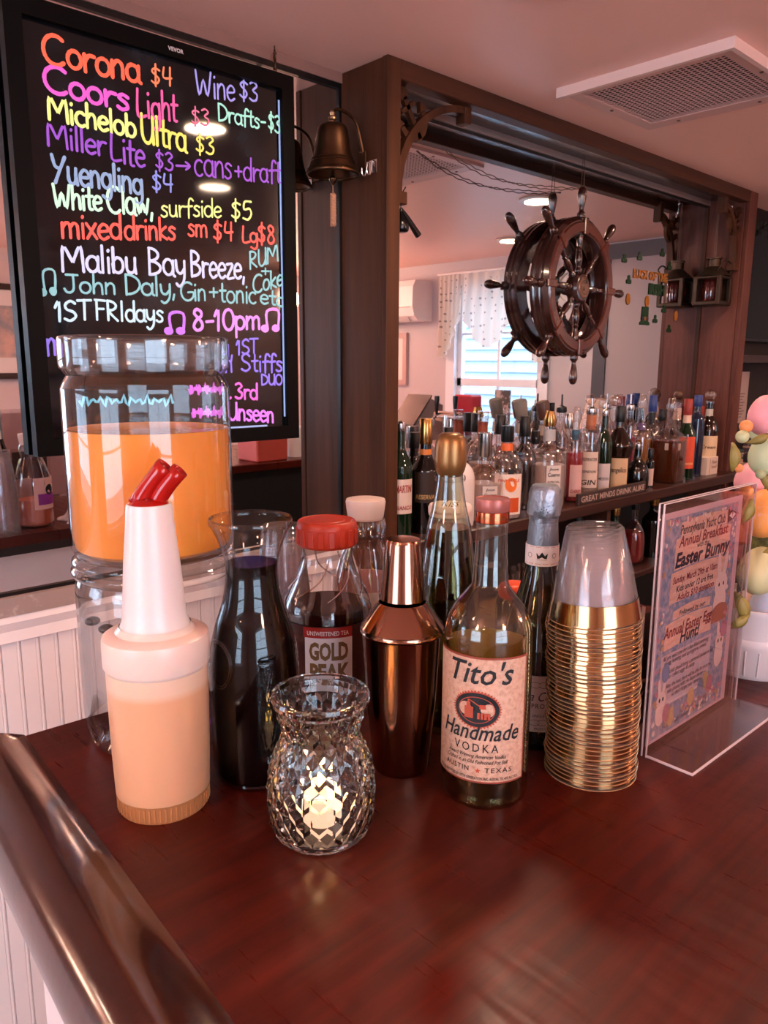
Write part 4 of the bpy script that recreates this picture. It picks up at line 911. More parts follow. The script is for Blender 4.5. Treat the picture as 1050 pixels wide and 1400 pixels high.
# second, smaller holder seen edge-on behind it
A2 = base(866, 1018); t = thing('card_holder', 'small acrylic card holder standing behind the flyer stand', 'card holder', A2)
fn2 = lambda u, v, d=0: tuple(ux * u + nx * d + Vector((0, 0, v)))
MB().prism([(0, 0), (.12, 0), (.12, .17), (0, .17)], fn2, 0, .002).build('sheet', ACRYL, t, smooth=0)
MB().prism([(-.0008, 0), (0, 0), (0, .17), (-.0008, .17)], fn2, -.001, .003).build('polished_edge', EDGE, t, smooth=0)
MB().prism([(.004, .02), (.11, .02), (.11, .16), (.004, .16)], fn2, -.0012, -.0004).build('card', mat('dark_card', '#3a2320', .6), t, smooth=0)
m = MB(); put_text(m, 'COME', lambda u, v: fn2(.03 + u, .06 + v, .0025), 0, 0, .03, .3, .02); m.build('lettering', mat('pink_ink', '#c98f86', .6), t, smooth=0)

# ---- folded cloth near the back edge (shows in the left mirror)
cp_ = Vector((.86, .79, ZB)); t = thing('bar_cloth', 'crumpled white bar cloth reflected in the left mirror', 'cloth', cp_)
v = []; nu, nv = 22, 16; rnd = random.Random(3)
for i in range(nu + 1):
    for j in range(nv + 1):
        a, b_ = i / nu - .5, j / nv - .5; e = max(0, 1 - (2 * abs(a)) ** 3) * max(0, 1 - (2 * abs(b_)) ** 3)
        v.append((a * .13 + .006 * sin(b_ * 9), b_ * .10 + .006 * sin(a * 11), .002 + e * (.018 + .010 * sin(a * 17 + b_ * 6) + .008 * sin(b_ * 19 - a * 5))))
m = MB(); m.add(v, [(i * (nv + 1) + j, (i + 1) * (nv + 1) + j, (i + 1) * (nv + 1) + j + 1, i * (nv + 1) + j + 1) for i in range(nu) for j in range(nv)])
o = m.build('fabric', mat('white_cloth', '#e5d8d4', .8), t, smooth=80); md = o.modifiers.new('thick', 'SOLIDIFY'); md.thickness = .002
# ---- mason-style jar and orange lidded tub behind the copper shaker
P = Vector((.895, .800, ZB)); t = thing('lidded_jar', 'tall glass jar with a white lid behind the gold-stoppered bottle', 'jar', P)
jz = zat(P.x, P.y, 690) - ZB
MB().lathe([(0, .003)] + sp([(.031, 0), (.034, .006), (.034, jz - .05), (.032, jz - .03), (.028, jz - .022), (.028, jz - .014)], 3), 40).build('glass_body', GLASS_BG, t)
MB().lathe([(0, .004), (.030, .004), (.032, .01), (.032, jz - .055), (0, jz - .055)], 32).build('contents', mat('plum_drink', '#3a2024', .1), t)
MB().lathe([(.029, jz - .018), (.0335, jz - .016), (.0345, jz - .012), (.0345, jz - .003), (.032, jz + .001), (.028, jz + .0015), (0, jz + .001)], 40).build('lid', mat('ivory_cap'), t)
m = MB(); put_text(m, 'Make with love', cyl(.0348, facing(P)), -.006, jz - .0105, .007, .2, .004); m.build('lettering', mat('rose_ink', '#a07068', .6), t, smooth=0)
P = Vector((.955, .715, ZB)); t = thing('squeeze_bottle', 'small dark bottle with a rounded orange cap beside the sparkling wine', 'bottle', P)
q = zat(P.x, P.y, 797) - ZB
MB().lathe([(0, .001), (.026, 0), (.028, .004), (.028, q - .03), (.023, q - .022), (.022, q - .02)], 32).build('body', DG, t)
MB().lathe(sp([(.023, q - .022), (.0245, q - .018), (.024, q - .006), (.018, q), (.006, q + .002)], 3) + [(0, q + .002)], 32).build('cap', mat('orange_cap', '#d8481c', .35), t)

# ---- egg tree in a white tub at the right edge
P = base(1049, 936); P.x += .05; P.y += .045; t = thing('egg_tree_tub', 'white ribbed tub holding the pastel egg tree at the right edge', 'tub', P)
rbk = .075
m = MB().lathe([(0, .002), (.052, .002), (.057, 0), (.062, .006), (.068, .045), (.071, .05), (.072, .058), (.070, .062), (.075, .095), (.078, .10), (.078, .106), (.074, .106), (.072, .098), (.0, .095)], 48)
for k in range(24):
    a = 2 * pi * k / 24; m.tube([((.0625 + .0008) * cos(a), .0633 * sin(a), .008), (.0685 * cos(a), .0685 * sin(a), .045)], .0012, 5)
m.build('tub', mat('tub_white', '#d7cdcf', .5), t)
tr = thing('egg_tree', 'topiary of pastel eggs, berries and yellow leaves in the white tub', 'egg tree', P + Vector((0, 0, .097)))
MB().lathe(sp([(.004, .002), (.024, .002), (.026, .03), (.020, .12), (.014, .20), (.008, .26), (.002, .29)], 4), 24).build('moss_core', mat('moss', '#6f6a35', .9, noise=((60, 60, 60), '#3c3a1c', .4, .6)), tr)
eggs = [(1045, 568, 27, '#e39aa0', 'pink egg'), (1046, 622, 27, '#b9c49a', 'pale green egg'), (1026, 655, 27, '#e09ba0', 'large pink egg'), (1043, 702, 33, '#e2934a', 'spotted orange egg'), (1037, 780, 33, '#c5bd8d', 'yellow green egg'), (1018, 830, 26, '#d3b3a4', 'cream egg'), (1049, 832, 30, '#a7b1c8', 'glittery blue egg')]
eggo = None
for x, y, r, c, nm in eggs:
    Yp = P.y - .045; q = aty(x, y, Yp); d = proj(q)[2]; rr2 = r * d / FPX * .95; q = aty(x, y, P.y + (.003 if x < 1035 else -.028))
    m = MB(); pr_ = [(sin(pi * k / 14) * (1 - .13 * (-cos(pi * k / 14))), -cos(pi * k / 14) * 1.28) for k in range(15)]; pr_[0] = (0, -1.28); pr_[-1] = (0, 1.28)
    m.lathe(pr_, 24); Mx = Matrix.Rotation(random.uniform(-.6, .6), 3, 'Y')
    m.v = [tuple(Mx @ (Vector(a) * rr2 * .88)) for a in m.v]
    m.build('egg', mat('egg_' + nm.replace(' ', '_'), c, .5, noise=((90, 90, 90), '#d9b3c2', .55, .75) if 'spotted' in nm or 'glittery' in nm else None), tr, loc=q - tr.location, label=nm)
for x, y, r, c in ((1020, 583, 9, '#dc8a50'), (1015, 597, 9, '#b9bb8d'), (1040, 648, 7, '#a9ab7d'), (1021, 672, 9, '#dc8a50'), (1035, 790, 7, '#dc8a50'), (1046, 782, 8, '#dc8a98'), (1043, 801, 8, '#c5bd85'), (1010, 640, 6, '#dc8a50')):
    q = aty(x, y, P.y - .03); rr2 = r * proj(q)[2] / FPX; MB().ball((0, 0, 0), rr2, 16, 10).build('berry', mat('berry' + c[1:], c, .5), tr, loc=q - tr.location)
for k in range(26):          # eggs round the sides and back of the topiary
    a = -1.15 + (k * 1.3) % 2.3; zz = .03 + .27 * k / 25; rr2 = .030 - .008 * k / 25; rc_ = .016 - .010 * k / 25 + rr2 * .8
    c, nm = (('#e39aa0', 'pink'), ('#b9c49a', 'pale green'), ('#e2934a', 'orange'), ('#c5bd8d', 'yellow green'), ('#a7b1c8', 'blue'))[k % 5]
    m = MB(); m.lathe(pr_, 16); Mx = Matrix.Rotation(random.uniform(-.7, .7), 3, 'Y'); m.v = [tuple(Mx @ (Vector(q_) * rr2 * .85)) for q_ in m.v]
    m.build('egg', mat('shell_' + nm.replace(' ', '_'), c, .5), tr, loc=(rc_ * cos(a), rc_ * sin(a), zz), label=nm + ' egg')
LF = mat('leaf_gold', '#8a7a3c', .5)
for x, y, ln, a in ((1003, 625, .035, -1.5), (1048, 660, .035, -.9), (1014, 830, .045, 2.0), (1010, 850, .035, .6), (1022, 700, .035, -1.9), (1046, 760, .04, 1.0), (1047, 862, .03, 2.6), (1038, 600, .03, .4)):
    q = aty(x, y, P.y - .035); ra = Vector((cos(YAW), -sin(YAW), 0)); m = MB(); v = []
    for i in range(8):
        s2 = i / 7 - .5; wd2 = .2 * ln * sin(pi * (i + .3) / 7.6); 
        for sd in (-1, 0, 1):
            p = ra * (cos(a) * s2 * ln - sin(a) * wd2 * sd) + Vector((0, 0, sin(a) * s2 * ln + cos(a) * wd2 * sd)) + Vector((-.3, -.9, 0)) * (.006 * (1 - 4 * s2 * s2) - .003 * abs(sd)); v.append(p)
    m.add(v, [(i * 3 + j, (i + 1) * 3 + j, (i + 1) * 3 + j + 1, i * 3 + j + 1) for i in range(7) for j in range(2)])
    o = m.build('leaf', LF, tr, loc=q - tr.location, smooth=60); md = o.modifiers.new('t', 'SOLIDIFY'); md.thickness = .0008

# ================================================================== MENU BOARD with hand lettering
TR = aty(397, 107, 1.45); BRp = aty(406, 598, 1.45); TL = Vector((.4965, 1.456, TR.z)); BH = TR.z - BRp.z
bx_ = (TR - TL); bx_.z = 0; BWd = bx_.length; bu = bx_.normalized(); bn = Vector((bu.y, -bu.x, 0)); 
if bn.y > 0: bn = -bn
OB = Vector((TL.x, TL.y, BRp.z))
board = thing('menu_board', 'black illuminated menu board with neon marker lettering hanging on the left mirror', 'menu board', OB)
bf = lambda u, v, d=0: tuple(bu * u + bn * d + Vector((0, 0, v)))
FW = .030
FRM = mat('board_frame', '#040405', .5, spec=.12)
def bbar(u0, u1, v0, v1, d0, d1, nm, mt): return MB().prism([(u0, v0), (u1, v0), (u1, v1), (u0, v1)], bf, d0, d1).build(nm, mt, board, smooth=0)
bbar(0, FW, 0, BH, -.012, .012, 'frame_side', FRM); bbar(BWd - FW, BWd, 0, BH, -.012, .012, 'frame_side', FRM)
bbar(FW, BWd - FW, 0, FW, -.012, .012, 'frame_rail', FRM); bbar(FW, BWd - FW, BH - FW, BH, -.012, .012, 'frame_rail', FRM)
def board_glass():
    m = bpy.data.materials.new('board_glass'); m.use_nodes = True; nt = m.node_tree; b = nt.nodes['Principled BSDF']; L = nt.links.new
    b.inputs['Base Color'].default_value = rgb('#0c1014'); b.inputs['Roughness'].default_value = .05; b.inputs['Specular IOR Level'].default_value = .5
    tc = nt.nodes.new('ShaderNodeTexCoord'); nz = nt.nodes.new('ShaderNodeTexNoise'); nz.inputs['Scale'].default_value = 9; nz.inputs['Detail'].default_value = 6
    cr = nt.nodes.new('ShaderNodeValToRGB'); cr.color_ramp.elements[0].position = .5; cr.color_ramp.elements[1].position = .85; cr.color_ramp.elements[0].color = rgb('#070b10'); cr.color_ramp.elements[1].color = rgb('#2c3640')
    L(tc.outputs['Object'], nz.inputs['Vector']); L(nz.outputs[0], cr.inputs[0]); L(cr.outputs[0], b.inputs['Base Color']); return m
bbar(FW - .001, BWd - FW + .001, FW - .001, BH - FW + .001, -.010, .0, 'writing_panel', board_glass())
m = MB(); e = .0035
for a, b_, c, d in ((BWd - FW - e, BWd - FW, FW + .02, BH - FW - .02), (FW + .05, BWd - FW - .05, FW, FW + e)): m.prism([(a, c), (b_, c), (b_, d), (a, d)], bf, .0001, .0012)
m.build('edge_light', mat('edge_led', '#7f8fb0', .3, emit=.5, ecol='#8ea4d8'), board, smooth=0)
m = MB(); put_text(m, 'VEVOR', lambda u, v: bf(u, v, .0124), BWd * .53, BH - .020, .010, 0, .03); m.build('maker_lettering', mat('label_white'), board, smooth=0)
# stroke alphabet: (advance, strokes); cap height 1, x height .6
def circ(cx, cy, rx, ry, a0=90, a1=450, n=14): return [(cx + rx * cos(radians(a0 + (a1 - a0) * k / n)), cy + ry * sin(radians(a0 + (a1 - a0) * k / n))) for k in range(n + 1)]
G = {
 'A': (.7, [[(0, 0), (.3, 1), (.6, 0)], [(.12, .38), (.5, .38)]]), 'B': (.68, [[(.06, 1), (.05, 0)], circ(.06, .76, .42, .24, 90, -90, 8) + circ(.05, .26, .52, .26, 90, -90, 8)]),
 'C': (.78, [circ(.42, .5, .4, .5, 50, 310, 14)]), 'D': (.72, [[(.06, 1), (.06, 0)], circ(.04, .5, .6, .5, 90, -90, 10)]), 'F': (.6, [[(.08, 1), (.06, 0)], [(0, 1), (.52, .98)], [(.07, .55), (.42, .56)]]),
 'G': (.75, [circ(.4, .5, .38, .5, 50, 330, 14) + [(.72, .45), (.42, .45)]]), 'J': (.66, [[(.1, .98), (.6, .98)], [(.4, .98), (.4, .25), (.28, .02), (.1, .02), (.0, .2)]]),
 'L': (.55, [[(.08, 1), (.05, .05), (.5, .08)]]), 'M': (.95, [[(.04, 0), (.1, .95), (.42, .4), (.48, .42), (.78, .98), (.86, 0)]]), 'R': (.68, [[(.06, 1), (.05, 0)], circ(.06, .75, .44, .25, 90, -90, 8) + [(.56, 0)]]),
 'S': (.6, [[(.5, .86), (.3, 1), (.08, .84), (.12, .6), (.42, .42), (.5, .18), (.26, 0), (.02, .12)]]), 'T': (.62, [[(0, 1), (.6, .97)], [(.3, 1), (.28, 0)]]), 'I': (.3, [[(.12, 1), (.1, 0)]]),
 'U': (.72, [[(.05, 1), (.05, .3), (.2, .02), (.42, .04), (.58, .35), (.6, 1)], [(.6, .5), (.62, 0)]]), 'W': (.95, [[(.02, 1), (.2, .02), (.44, .66), (.66, .02), (.88, 1)]]), 'Y': (.72, [[(.02, 1), (.14, .6), (.36, .52)], [(.62, 1), (.36, .5), (.1, -.02)]]),
 'O': (.72, [circ(.34, .5, .32, .5)]),
 'a': (.58, [circ(.25, .3, .23, .3, 60, 400, 12), [(.48, .6), (.47, .1), (.55, 0)]]), 'b': (.56, [[(.07, 1), (.06, .02)], circ(.27, .3, .22, .3, 150, -190, 12)]), 'c': (.5, [circ(.27, .3, .24, .3, 50, 310, 10)]),
 'd': (.58, [circ(.25, .3, .23, .3, 60, 400, 12), [(.49, 1.05), (.47, 0)]]), 'e': (.54, [[(.04, .32), (.44, .36), (.42, .54), (.24, .62), (.06, .44), (.06, .16), (.24, 0), (.46, .1)]]), 'f': (.42, [[(.46, .92), (.32, 1.04), (.2, .85), (.17, -.05)], [(.02, .56), (.38, .6)]]),
 'g': (.58, [circ(.25, .3, .22, .28, 60, 400, 12), [(.48, .58), (.48, -.2), (.3, -.4), (.06, -.28)]]), 'h': (.56, [[(.08, 1.05), (.06, 0)], [(.07, .36), (.24, .6), (.42, .5), (.45, 0)]]), 'i': (.24, [[(.1, .58), (.1, 0)], [(.1, .84), (.12, .88)]]),
 'j': (.3, [[(.16, .58), (.14, -.25), (0, -.36)], [(.16, .82), (.17, .86)]]), 'k': (.52, [[(.07, 1.02), (.06, 0)], [(.42, .58), (.1, .28), (.46, 0)]]), 'l': (.24, [[(.1, 1.04), (.09, 0)]]), 'm': (.82, [[(.06, .6), (.05, 0)], [(.06, .4), (.2, .6), (.35, .5), (.36, 0)], [(.37, .4), (.52, .6), (.68, .5), (.7, 0)]]),
 'n': (.56, [[(.06, .6), (.05, 0)], [(.06, .38), (.24, .6), (.42, .48), (.44, 0)]]), 'o': (.56, [circ(.26, .3, .23, .3)]), 'p': (.56, [[(.07, .6), (.06, -.38)], circ(.27, .3, .22, .3, 150, -190, 12)]), 'r': (.44, [[(.06, .6), (.07, 0)], [(.07, .34), (.2, .56), (.4, .56)]]),
 's': (.46, [[(.38, .52), (.2, .6), (.07, .46), (.32, .26), (.34, .08), (.16, 0), (.02, .08)]]), 't': (.42, [[(.2, .95), (.18, .1), (.34, .02)], [(.02, .6), (.38, .62)]]), 'u': (.56, [[(.05, .6), (.06, .14), (.2, 0), (.38, .1), (.42, .6)], [(.42, .3), (.46, 0)]]),
 'w': (.76, [[(.02, .6), (.16, .02), (.34, .44), (.52, .02), (.68, .6)]]), 'x': (.5, [[(.02, .6), (.44, 0)], [(.42, .6), (.04, 0)]]), 'y': (.54, [[(.03, .6), (.08, .2), (.26, .1), (.42, .3)], [(.45, .6), (.42, -.1), (.2, -.4), (.04, -.3)]]), 'z': (.5, [[(.04, .58), (.42, .58), (.05, .02), (.46, .04)]]),
 '0': (.6, [circ(.28, .5, .26, .5)]), '1': (.4, [[(.02, .7), (.2, .98), (.18, 0)]]), '3': (.56, [[(.04, .9), (.26, 1), (.44, .8), (.2, .55), (.44, .36), (.4, .08), (.2, 0), (.0, .1)]]), '4': (.6, [[(.1, 1), (.06, .45), (.5, .45)], [(.44, 1), (.4, 0)]]),
 '5': (.58, [[(.46, .98), (.12, .98), (.08, .56), (.36, .6), (.46, .3), (.28, 0), (.02, .08)]]), '8': (.58, [[(.4, .88), (.2, 1), (.08, .8), (.4, .4), (.42, .12), (.2, 0), (.04, .18), (.14, .45), (.4, .68), (.4, .88)]]),
 '$': (.6, [[(.46, .8), (.24, .9), (.06, .72), (.4, .38), (.36, .14), (.2, .08), (.02, .2)], [(.25, 1.1), (.22, -.1)]]), '+': (.56, [[(.06, .4), (.46, .4)], [(.27, .62), (.26, .16)]]), '-': (.46, [[(.06, .4), (.38, .42)]]), ',': (.26, [[(.12, .08), (.06, -.2)]]), '.': (.22, [[(.08, .02), (.12, .06)]]),
 '>': (.9, [[(.0, .4), (.8, .4)], [(.55, .6), (.8, .4), (.55, .2)]]), ' ': (.35, []),
 'N': (1.0, [circ(.14, .12, .15, .12), circ(.14, .12, .08, .05), circ(.70, .16, .15, .12), circ(.70, .16, .08, .05), [(.28, .14), (.26, .95), (.86, 1.0), (.84, .18)]])}
def b_uv(x, y):
    r = ray(x, y); o = Vector((0, 0, CZ)); t = (OB - o).dot(bn) / r.dot(bn); p = o + r * t - OB; return p.dot(bu), p.z
NEON = {}
def neon(c, k=.3):
    nm = 'neon_marker_' + c[1:]
    return mat(nm, c, .5, emit=k, ecol=c)
NAMES = {}
def hand(s, x0, y0, x1, y1, hpx, col, wpx=3.2, name='marker_lettering', seed=1):
    rnd = random.Random(hash(s) % 1000 if False else len(s) * 7 + int(x0))
    u0, v0 = b_uv(x0, y0); u1, v1 = b_uv(x1, y1); W = sqrt((u1 - u0) ** 2 + (v1 - v0) ** 2)
    ut, vt_ = b_uv(x0, y0 - hpx); H_ = vt_ - v0; adv = sum(G[c][0] for c in s); kx = W / adv
    rw = (b_uv(x0, y0 - wpx)[1] - v0) / 2; du, dv = (u1 - u0) / W, (v1 - v0) / W; x = 0; m = MB()
    for c in s:
        for st in G[c][1]:
            jx, jy = rnd.uniform(-.02, .02), rnd.uniform(-.03, .03)
            pts = sp([(a + jx, b_ + jy, 0) for a, b_ in st], 4) if len(st) > 2 else [(a, b_, 0) for a, b_ in st]
            pth = []
            for a, b_, _ in pts:
                uu, vv = (x + a) * kx, b_ * H_; pth.append(Vector((u0 + uu * du, v0 + uu * dv + vv, 0)))
            sub = MB().tube(pth, rw, 6, rs=[rw * rnd.uniform(.88, 1.12) for _ in pth])
            ps = [(p[0], p[1], p[2] * .25) for p in sub.v]
            m.add([bf(a, b_, .0010 + d) for a, b_, d in ps], sub.f)
            for e_ in (pth[0], pth[-1]):      # rounded stroke ends
                nv = len(m.v); m.v += [bf(e_.x + rw * cos(2 * pi * q / 8), e_.y + rw * sin(2 * pi * q / 8), .0011) for q in range(8)]; m.f.append(tuple(range(nv, nv + 8)))
        if c == 'N':
            for hx_, hy_ in ((.14, .10), (.70, .13)):
                nv = len(m.v); m.v += [bf(u0 + ((x + hx_ + .19 * cos(q * pi / 8)) * kx) * du, v0 + ((x + hx_) * kx) * dv + (hy_ + .16 * sin(q * pi / 8)) * H_, .0022) for q in range(16)]; m.f.append(tuple(range(nv, nv + 16)))
        x += G[c][0]
    m.build(name, neon(col), board, smooth=60)
OR, MG, YL, PU, SB, MI, RD, WH, TE, PK, VI, LB = '#f0664a', '#d45cc4', '#e0da6a', '#8a4cc0', '#7f9cc0', '#b6e6cc', '#ee5a50', '#b9c4ea', '#7cb4bc', '#e08ae0', '#8070e0', '#9a96e0'
for a in [('Corona', 60, 86, 193, 114, 40, OR, 6), ('$4', 207, 115, 237, 118, 25, '#e8825a', 3), ('Wine', 268, 131, 322, 139, 34, LB, 3), ('$3', 328, 135, 354, 139, 26, LB, 3),
          ('Coors', 61, 125, 178, 152, 36, MG, 6), ('Light', 187, 159, 244, 167, 38, '#d85a9c', 4), ('$3', 262, 170, 287, 172, 22, '#d87090', 2.6), ('Drafts-', 298, 165, 364, 177, 23, '#9adccc', 3), ('$3', 367, 178, 384, 182, 23, '#9adccc', 3),
          ('Michelob', 66, 163, 187, 189, 32, '#d8e88a', 5), ('Ultra', 193, 194, 256, 208, 38, YL, 4.5), ('$3', 268, 209, 294, 211, 24, YL, 3),
          ('Miller', 65, 199, 146, 214, 32, PU, 4), ('Lite', 152, 219, 200, 231, 36, PU, 4), ('$3', 213, 231, 238, 233, 24, PU, 3), ('>', 241, 237, 262, 238, 26, PU, 3), ('cans', 266, 240, 318, 245, 36, PU, 3), ('+draft', 320, 246, 385, 251, 30, PU, 3),
          ('Yuengling', 72, 248, 196, 266, 36, SB, 5), ('$4', 208, 260, 238, 263, 24, '#7a86d0', 3), ('White', 74, 284, 141, 289, 32, MI, 4.5), ('Claw,', 147, 290, 211, 295, 36, MI, 4.5), ('surfside', 220, 296, 304, 297, 25, '#cfe08a', 2.8), ('$5', 316, 300, 346, 300, 25, '#cfe08a', 3),
          ('mixed', 84, 325, 168, 327, 34, RD, 4.5), ('drinks', 171, 327, 241, 328, 30, RD, 4), ('sm', 257, 322, 285, 325, 26, RD, 3.2), ('$4', 292, 329, 320, 329, 25, RD, 3.2), ('Lg', 331, 331, 353, 332, 22, RD, 3.2), ('$8', 353, 332, 377, 333, 25, RD, 3.2),
          ('Malibu', 85, 371, 189, 374, 36, WH, 4.5), ('Bay', 203, 375, 255, 378, 36, WH, 4), ('Breeze,', 261, 378, 336, 382, 34, WH, 4), ('RUM', 341, 368, 381, 356, 23, TE, 3), ('+', 356, 378, 370, 378, 18, TE, 2.6), ('Coke', 346, 402, 387, 390, 24, TE, 3), ('etc', 355, 415, 389, 419, 20, TE, 3),
          ('N', 55, 403, 80, 404, 34, TE, 3.4), ('John', 88, 400, 160, 402, 25, TE, 3.4), ('Daly,', 171, 403, 242, 405, 27, TE, 3.4), ('Gin', 247, 411, 283, 411, 25, TE, 3), ('+', 285, 410, 300, 410, 26, TE, 3), ('tonic', 300, 413, 351, 415, 26, TE, 3),
          ('1ST', 76, 440, 126, 436, 27, '#b0d2e2', 4), ('FRIdays', 131, 437, 224, 441, 27, '#b0d2e2', 3.6), ('N', 226, 456, 256, 457, 28, '#b070e0', 4.4), ('8-10pm', 264, 452, 357, 449, 29, '#cc8ae8', 4.4), ('N', 358, 453, 384, 453, 28, PK, 4),
          ('m', 64, 486, 88, 486, 36, VI, 4), ('y,', 302, 488, 320, 488, 28, VI, 3), ('1ST', 323, 485, 353, 482, 20, VI, 3), ('un', 297, 509, 318, 509, 26, VI, 3), ('Stiffs', 330, 508, 387, 508, 24, VI, 3.2), ('DUO', 357, 526, 386, 526, 14, VI, 2.8),
          ('.', 311, 545, 318, 545, 20, '#d868cc', 4), ('3rd', 322, 545, 353, 546, 21, '#d868cc', 3.4), ('Unseen', 312, 573, 375, 578, 24, '#c878e8', 3.6),
          ('music', 108, 490, 180, 492, 26, VI, 3.4), ('Sandy', 108, 560, 168, 562, 26, '#6aa6b8', 4), ('Sings', 172, 552, 235, 556, 26, '#6aa6b8', 4), ('the', 258, 545, 300, 546, 18, '#c060c8', 3), ('The', 262, 575, 302, 577, 22, '#c060c8', 4)]:
    if a[0] == 'Sandy' or a[0] == 'Sings' or a[0] == 'the' or a[0] == 'The' or a[0] == 'music':
        continue
    hand(*a)
# smeared marker rows that stay unreadable behind the jar glass
for x0, y0, x1, c in ((108, 556, 236, '#5f9cb0'), (258, 540, 304, '#b45cbc'), (262, 572, 303, '#b45cbc')):
    m = MB(); n = 40; pth = []
    for k in range(n + 1):
        q = k / n; u_, v__ = b_uv(x0 + (x1 - x0) * q, y0 - 8 + 9 * sin(k * 1.9) * (.6 + .4 * sin(k * .7))); pth.append(bf(u_, v__, .0011))
    m.tube(pth, .0028, 5); m.build('marker_squiggle', neon(c, .7), board)
# hanging chain, side hook
ch = thing('hanging_hook', 'small wire hook and chain holding the menu board corner', 'hook', (TR.x - .04, 1.45, ZC))
m = MB(); zt_ = OB.z + BH - ZC
for k in range(4):
    cz_ = -.012 - k * (-zt_ - .012) / 4; pts = [(.004 * cos(q) * (1 if k % 2 else .3), .004 * cos(q) * (.3 if k % 2 else 1), cz_ - .004 + .010 * sin(q)) for q in [2 * pi * i / 14 for i in range(14)]]
    m.tube(pts, .0011, 5, closed=True)
m.build('chain', BRASS, ch)
MB().tube([(0, 0, 0), (0, 0, -.008), (.005, 0, -.014), (0, 0, -.020), (-.004, 0, -.014)], .0012, 6).build('cup_hook', BRASS, ch)
m = MB(); q = TR - OB; m.tube([(q.x + .001 + .007 * cos(t_), q.y, BH - .058 + .006 * sin(t_)) for t_ in [2 * pi * i / 14 for i in range(14)]], .0012, 6, closed=True); m.build('side_ring', CHROME, board)

# ================================================================== BELL
bp = aty(455, 236, 1.395); R_b = 36.5 * proj(bp)[2] / FPX
t = thing('brass_bell', 'aged brass bell with a braided rope on the side of the wooden column', 'bell', bp)
hb = zat(bp.x, bp.y, 170) - bp.z
bpz = sp([(R_b, -.004), (R_b * 1.0, .0), (R_b * .94, .004), (R_b * .80, hb * .22), (R_b * .74, hb * .32), (R_b * .66, hb * .52), (R_b * .60, hb * .78), (R_b * .53, hb * .93), (R_b * .40, hb * 1.0)], 4)
m = MB(); m.lathe(bpz + [(R_b * .12, hb * 1.02), (.004, hb * 1.02)] + [(r * .93, z * .96 - .002) for r, z in reversed(bpz)], 48, closed=True)
for z, r in ((hb * .21, R_b * .815), (hb * .27, R_b * .785), (.006, R_b * .935)): m.tube([(r * cos(2 * pi * k / 48), r * sin(2 * pi * k / 48), z) for k in range(48)], .0011, 6, closed=True)
m.build('bell_body', BRASS, t)
MB().lathe([(0, hb * 1.02), (.008, hb * 1.02), (.005, hb * 1.06), (.009, hb * 1.10), (.009, hb * 1.14), (.004, hb * 1.18), (.006, hb * 1.24), (.004, hb * 1.28), (0, hb * 1.29)], 20).build('crown', mat('pale_brass', '#a98c6c', .3, metal=1), t)
MB().tube([(0, 0, hb * .9), (0, 0, -.008)], .0022, 8).lathe([(0, -.026), (.003, -.025), (.005, -.021), (.0085, -.016), (.0085, -.012), (.004, -.007), (.0035, 0)], 18).build('clapper', BRASS, t)
wx = XC0 - bp.x
m = MB().tube(sp([(0, 0, hb * 1.25), (.02, 0, hb * 1.35), (wx * .7, 0, hb * 1.2), (wx * .92, .0, hb * .7), (wx - .002, 0, hb * .45)], 5), .0035, 8)
m.bbox(wx - .006, wx, -.012, .012, hb * .2, hb * .6, .002); m.build('wall_bracket', BRASS, t)
m = MB(); zr0 = -.030; L2 = zat(bp.x, bp.y, 308) - bp.z
for s2 in (0, 2 * pi / 3, 4 * pi / 3):
    m.tube([(.0038 * cos(s2 + k * .9), .0038 * sin(s2 + k * .9), -.045 + (L2 + .045) * k / 26) for k in range(27)], .0036, 6)
m.tube([(0, 0, -.022), (0, 0, -.05)], .001, 5); m.build('braided_rope', mat('rope', '#a87a60', .8), t)
t = thing('coat_hooks', 'pair of small brass hooks on the column side right of the bell', 'hook', (XC0 - .001, 1.355, bp.z + .012)); m = MB()
for dy in (0, .016): m.tube(sp([(0, dy, .02), (-.010, dy, .018), (-.012, dy, .006), (-.018, dy, -.012), (-.026, dy, -.008), (-.027, dy, .004)], 3), .0018, 6)
m.bbox(-.002, .001, -.005, .021, -.004, .024, .0006); m.build('hook', CHROME, t)

# ================================================================== SHIP WHEEL
wc = aty(797, 395, 1.395); wc.y = 1.425; wc = aty(797, 393, 1.405)
Ywh = 1.405; t = thing('ship_helm', 'dark varnished wooden ship wheel with eight turned spokes hanging in front of the mirror', 'ship wheel', (wc.x, 1.425, wc.z), rz=.06)
RO, RI = .212, .158
WW = mat('wheel_wood', '#24110d', .16, spec=.6, coat=.6, noise=((8, 8, 8), '#45211a', .3, .8))
WF = mat('wheel_rim_wood', '#4a2118', .15, spec=.6, coat=.6, noise=((14, 14, 14), '#6b382a', .3, .8))
Rx = Matrix.Rotation(radians(90), 3, 'X')      # lathe z -> -y (front)
def wl(prof, name, mt, par=t, seg=64, closed=False): return MB().lathe(prof, seg, M=Rx, closed=closed).build(name, mt, par)
wl([(RI + .002, .016), (RI, .012), (RI, -.036), (RI + .004, -.044), (RO - .006, -.044), (RO, -.038), (RO, -.030), (RO - .004, -.026), (RO - .004, -.022), (RO, -.018), (RO, -.008), (RO - .004, -.004), (RO, .0), (RO, .006), (RO - .012, .016)], 'rim_core', WW, closed=True)
wl([(RI + .006, .016), (RI + .009, .0205), (RO - .020, .0205), (RO - .016, .016)], 'rim_face', WF, closed=True)
wl([(.0, -.02), (.040, -.02), (.046, -.012), (.046, .012), (.040, .020), (.030, .022), (0, .022)], 'hub', WW)
wl([(.0, .0225), (.026, .0225), (.029, .025), (.031, .023), (.031, .020)], 'hub_medallion', mat('medallion_brass', '#8f6a58', .3, metal=.6), seg=40)
m = MB()
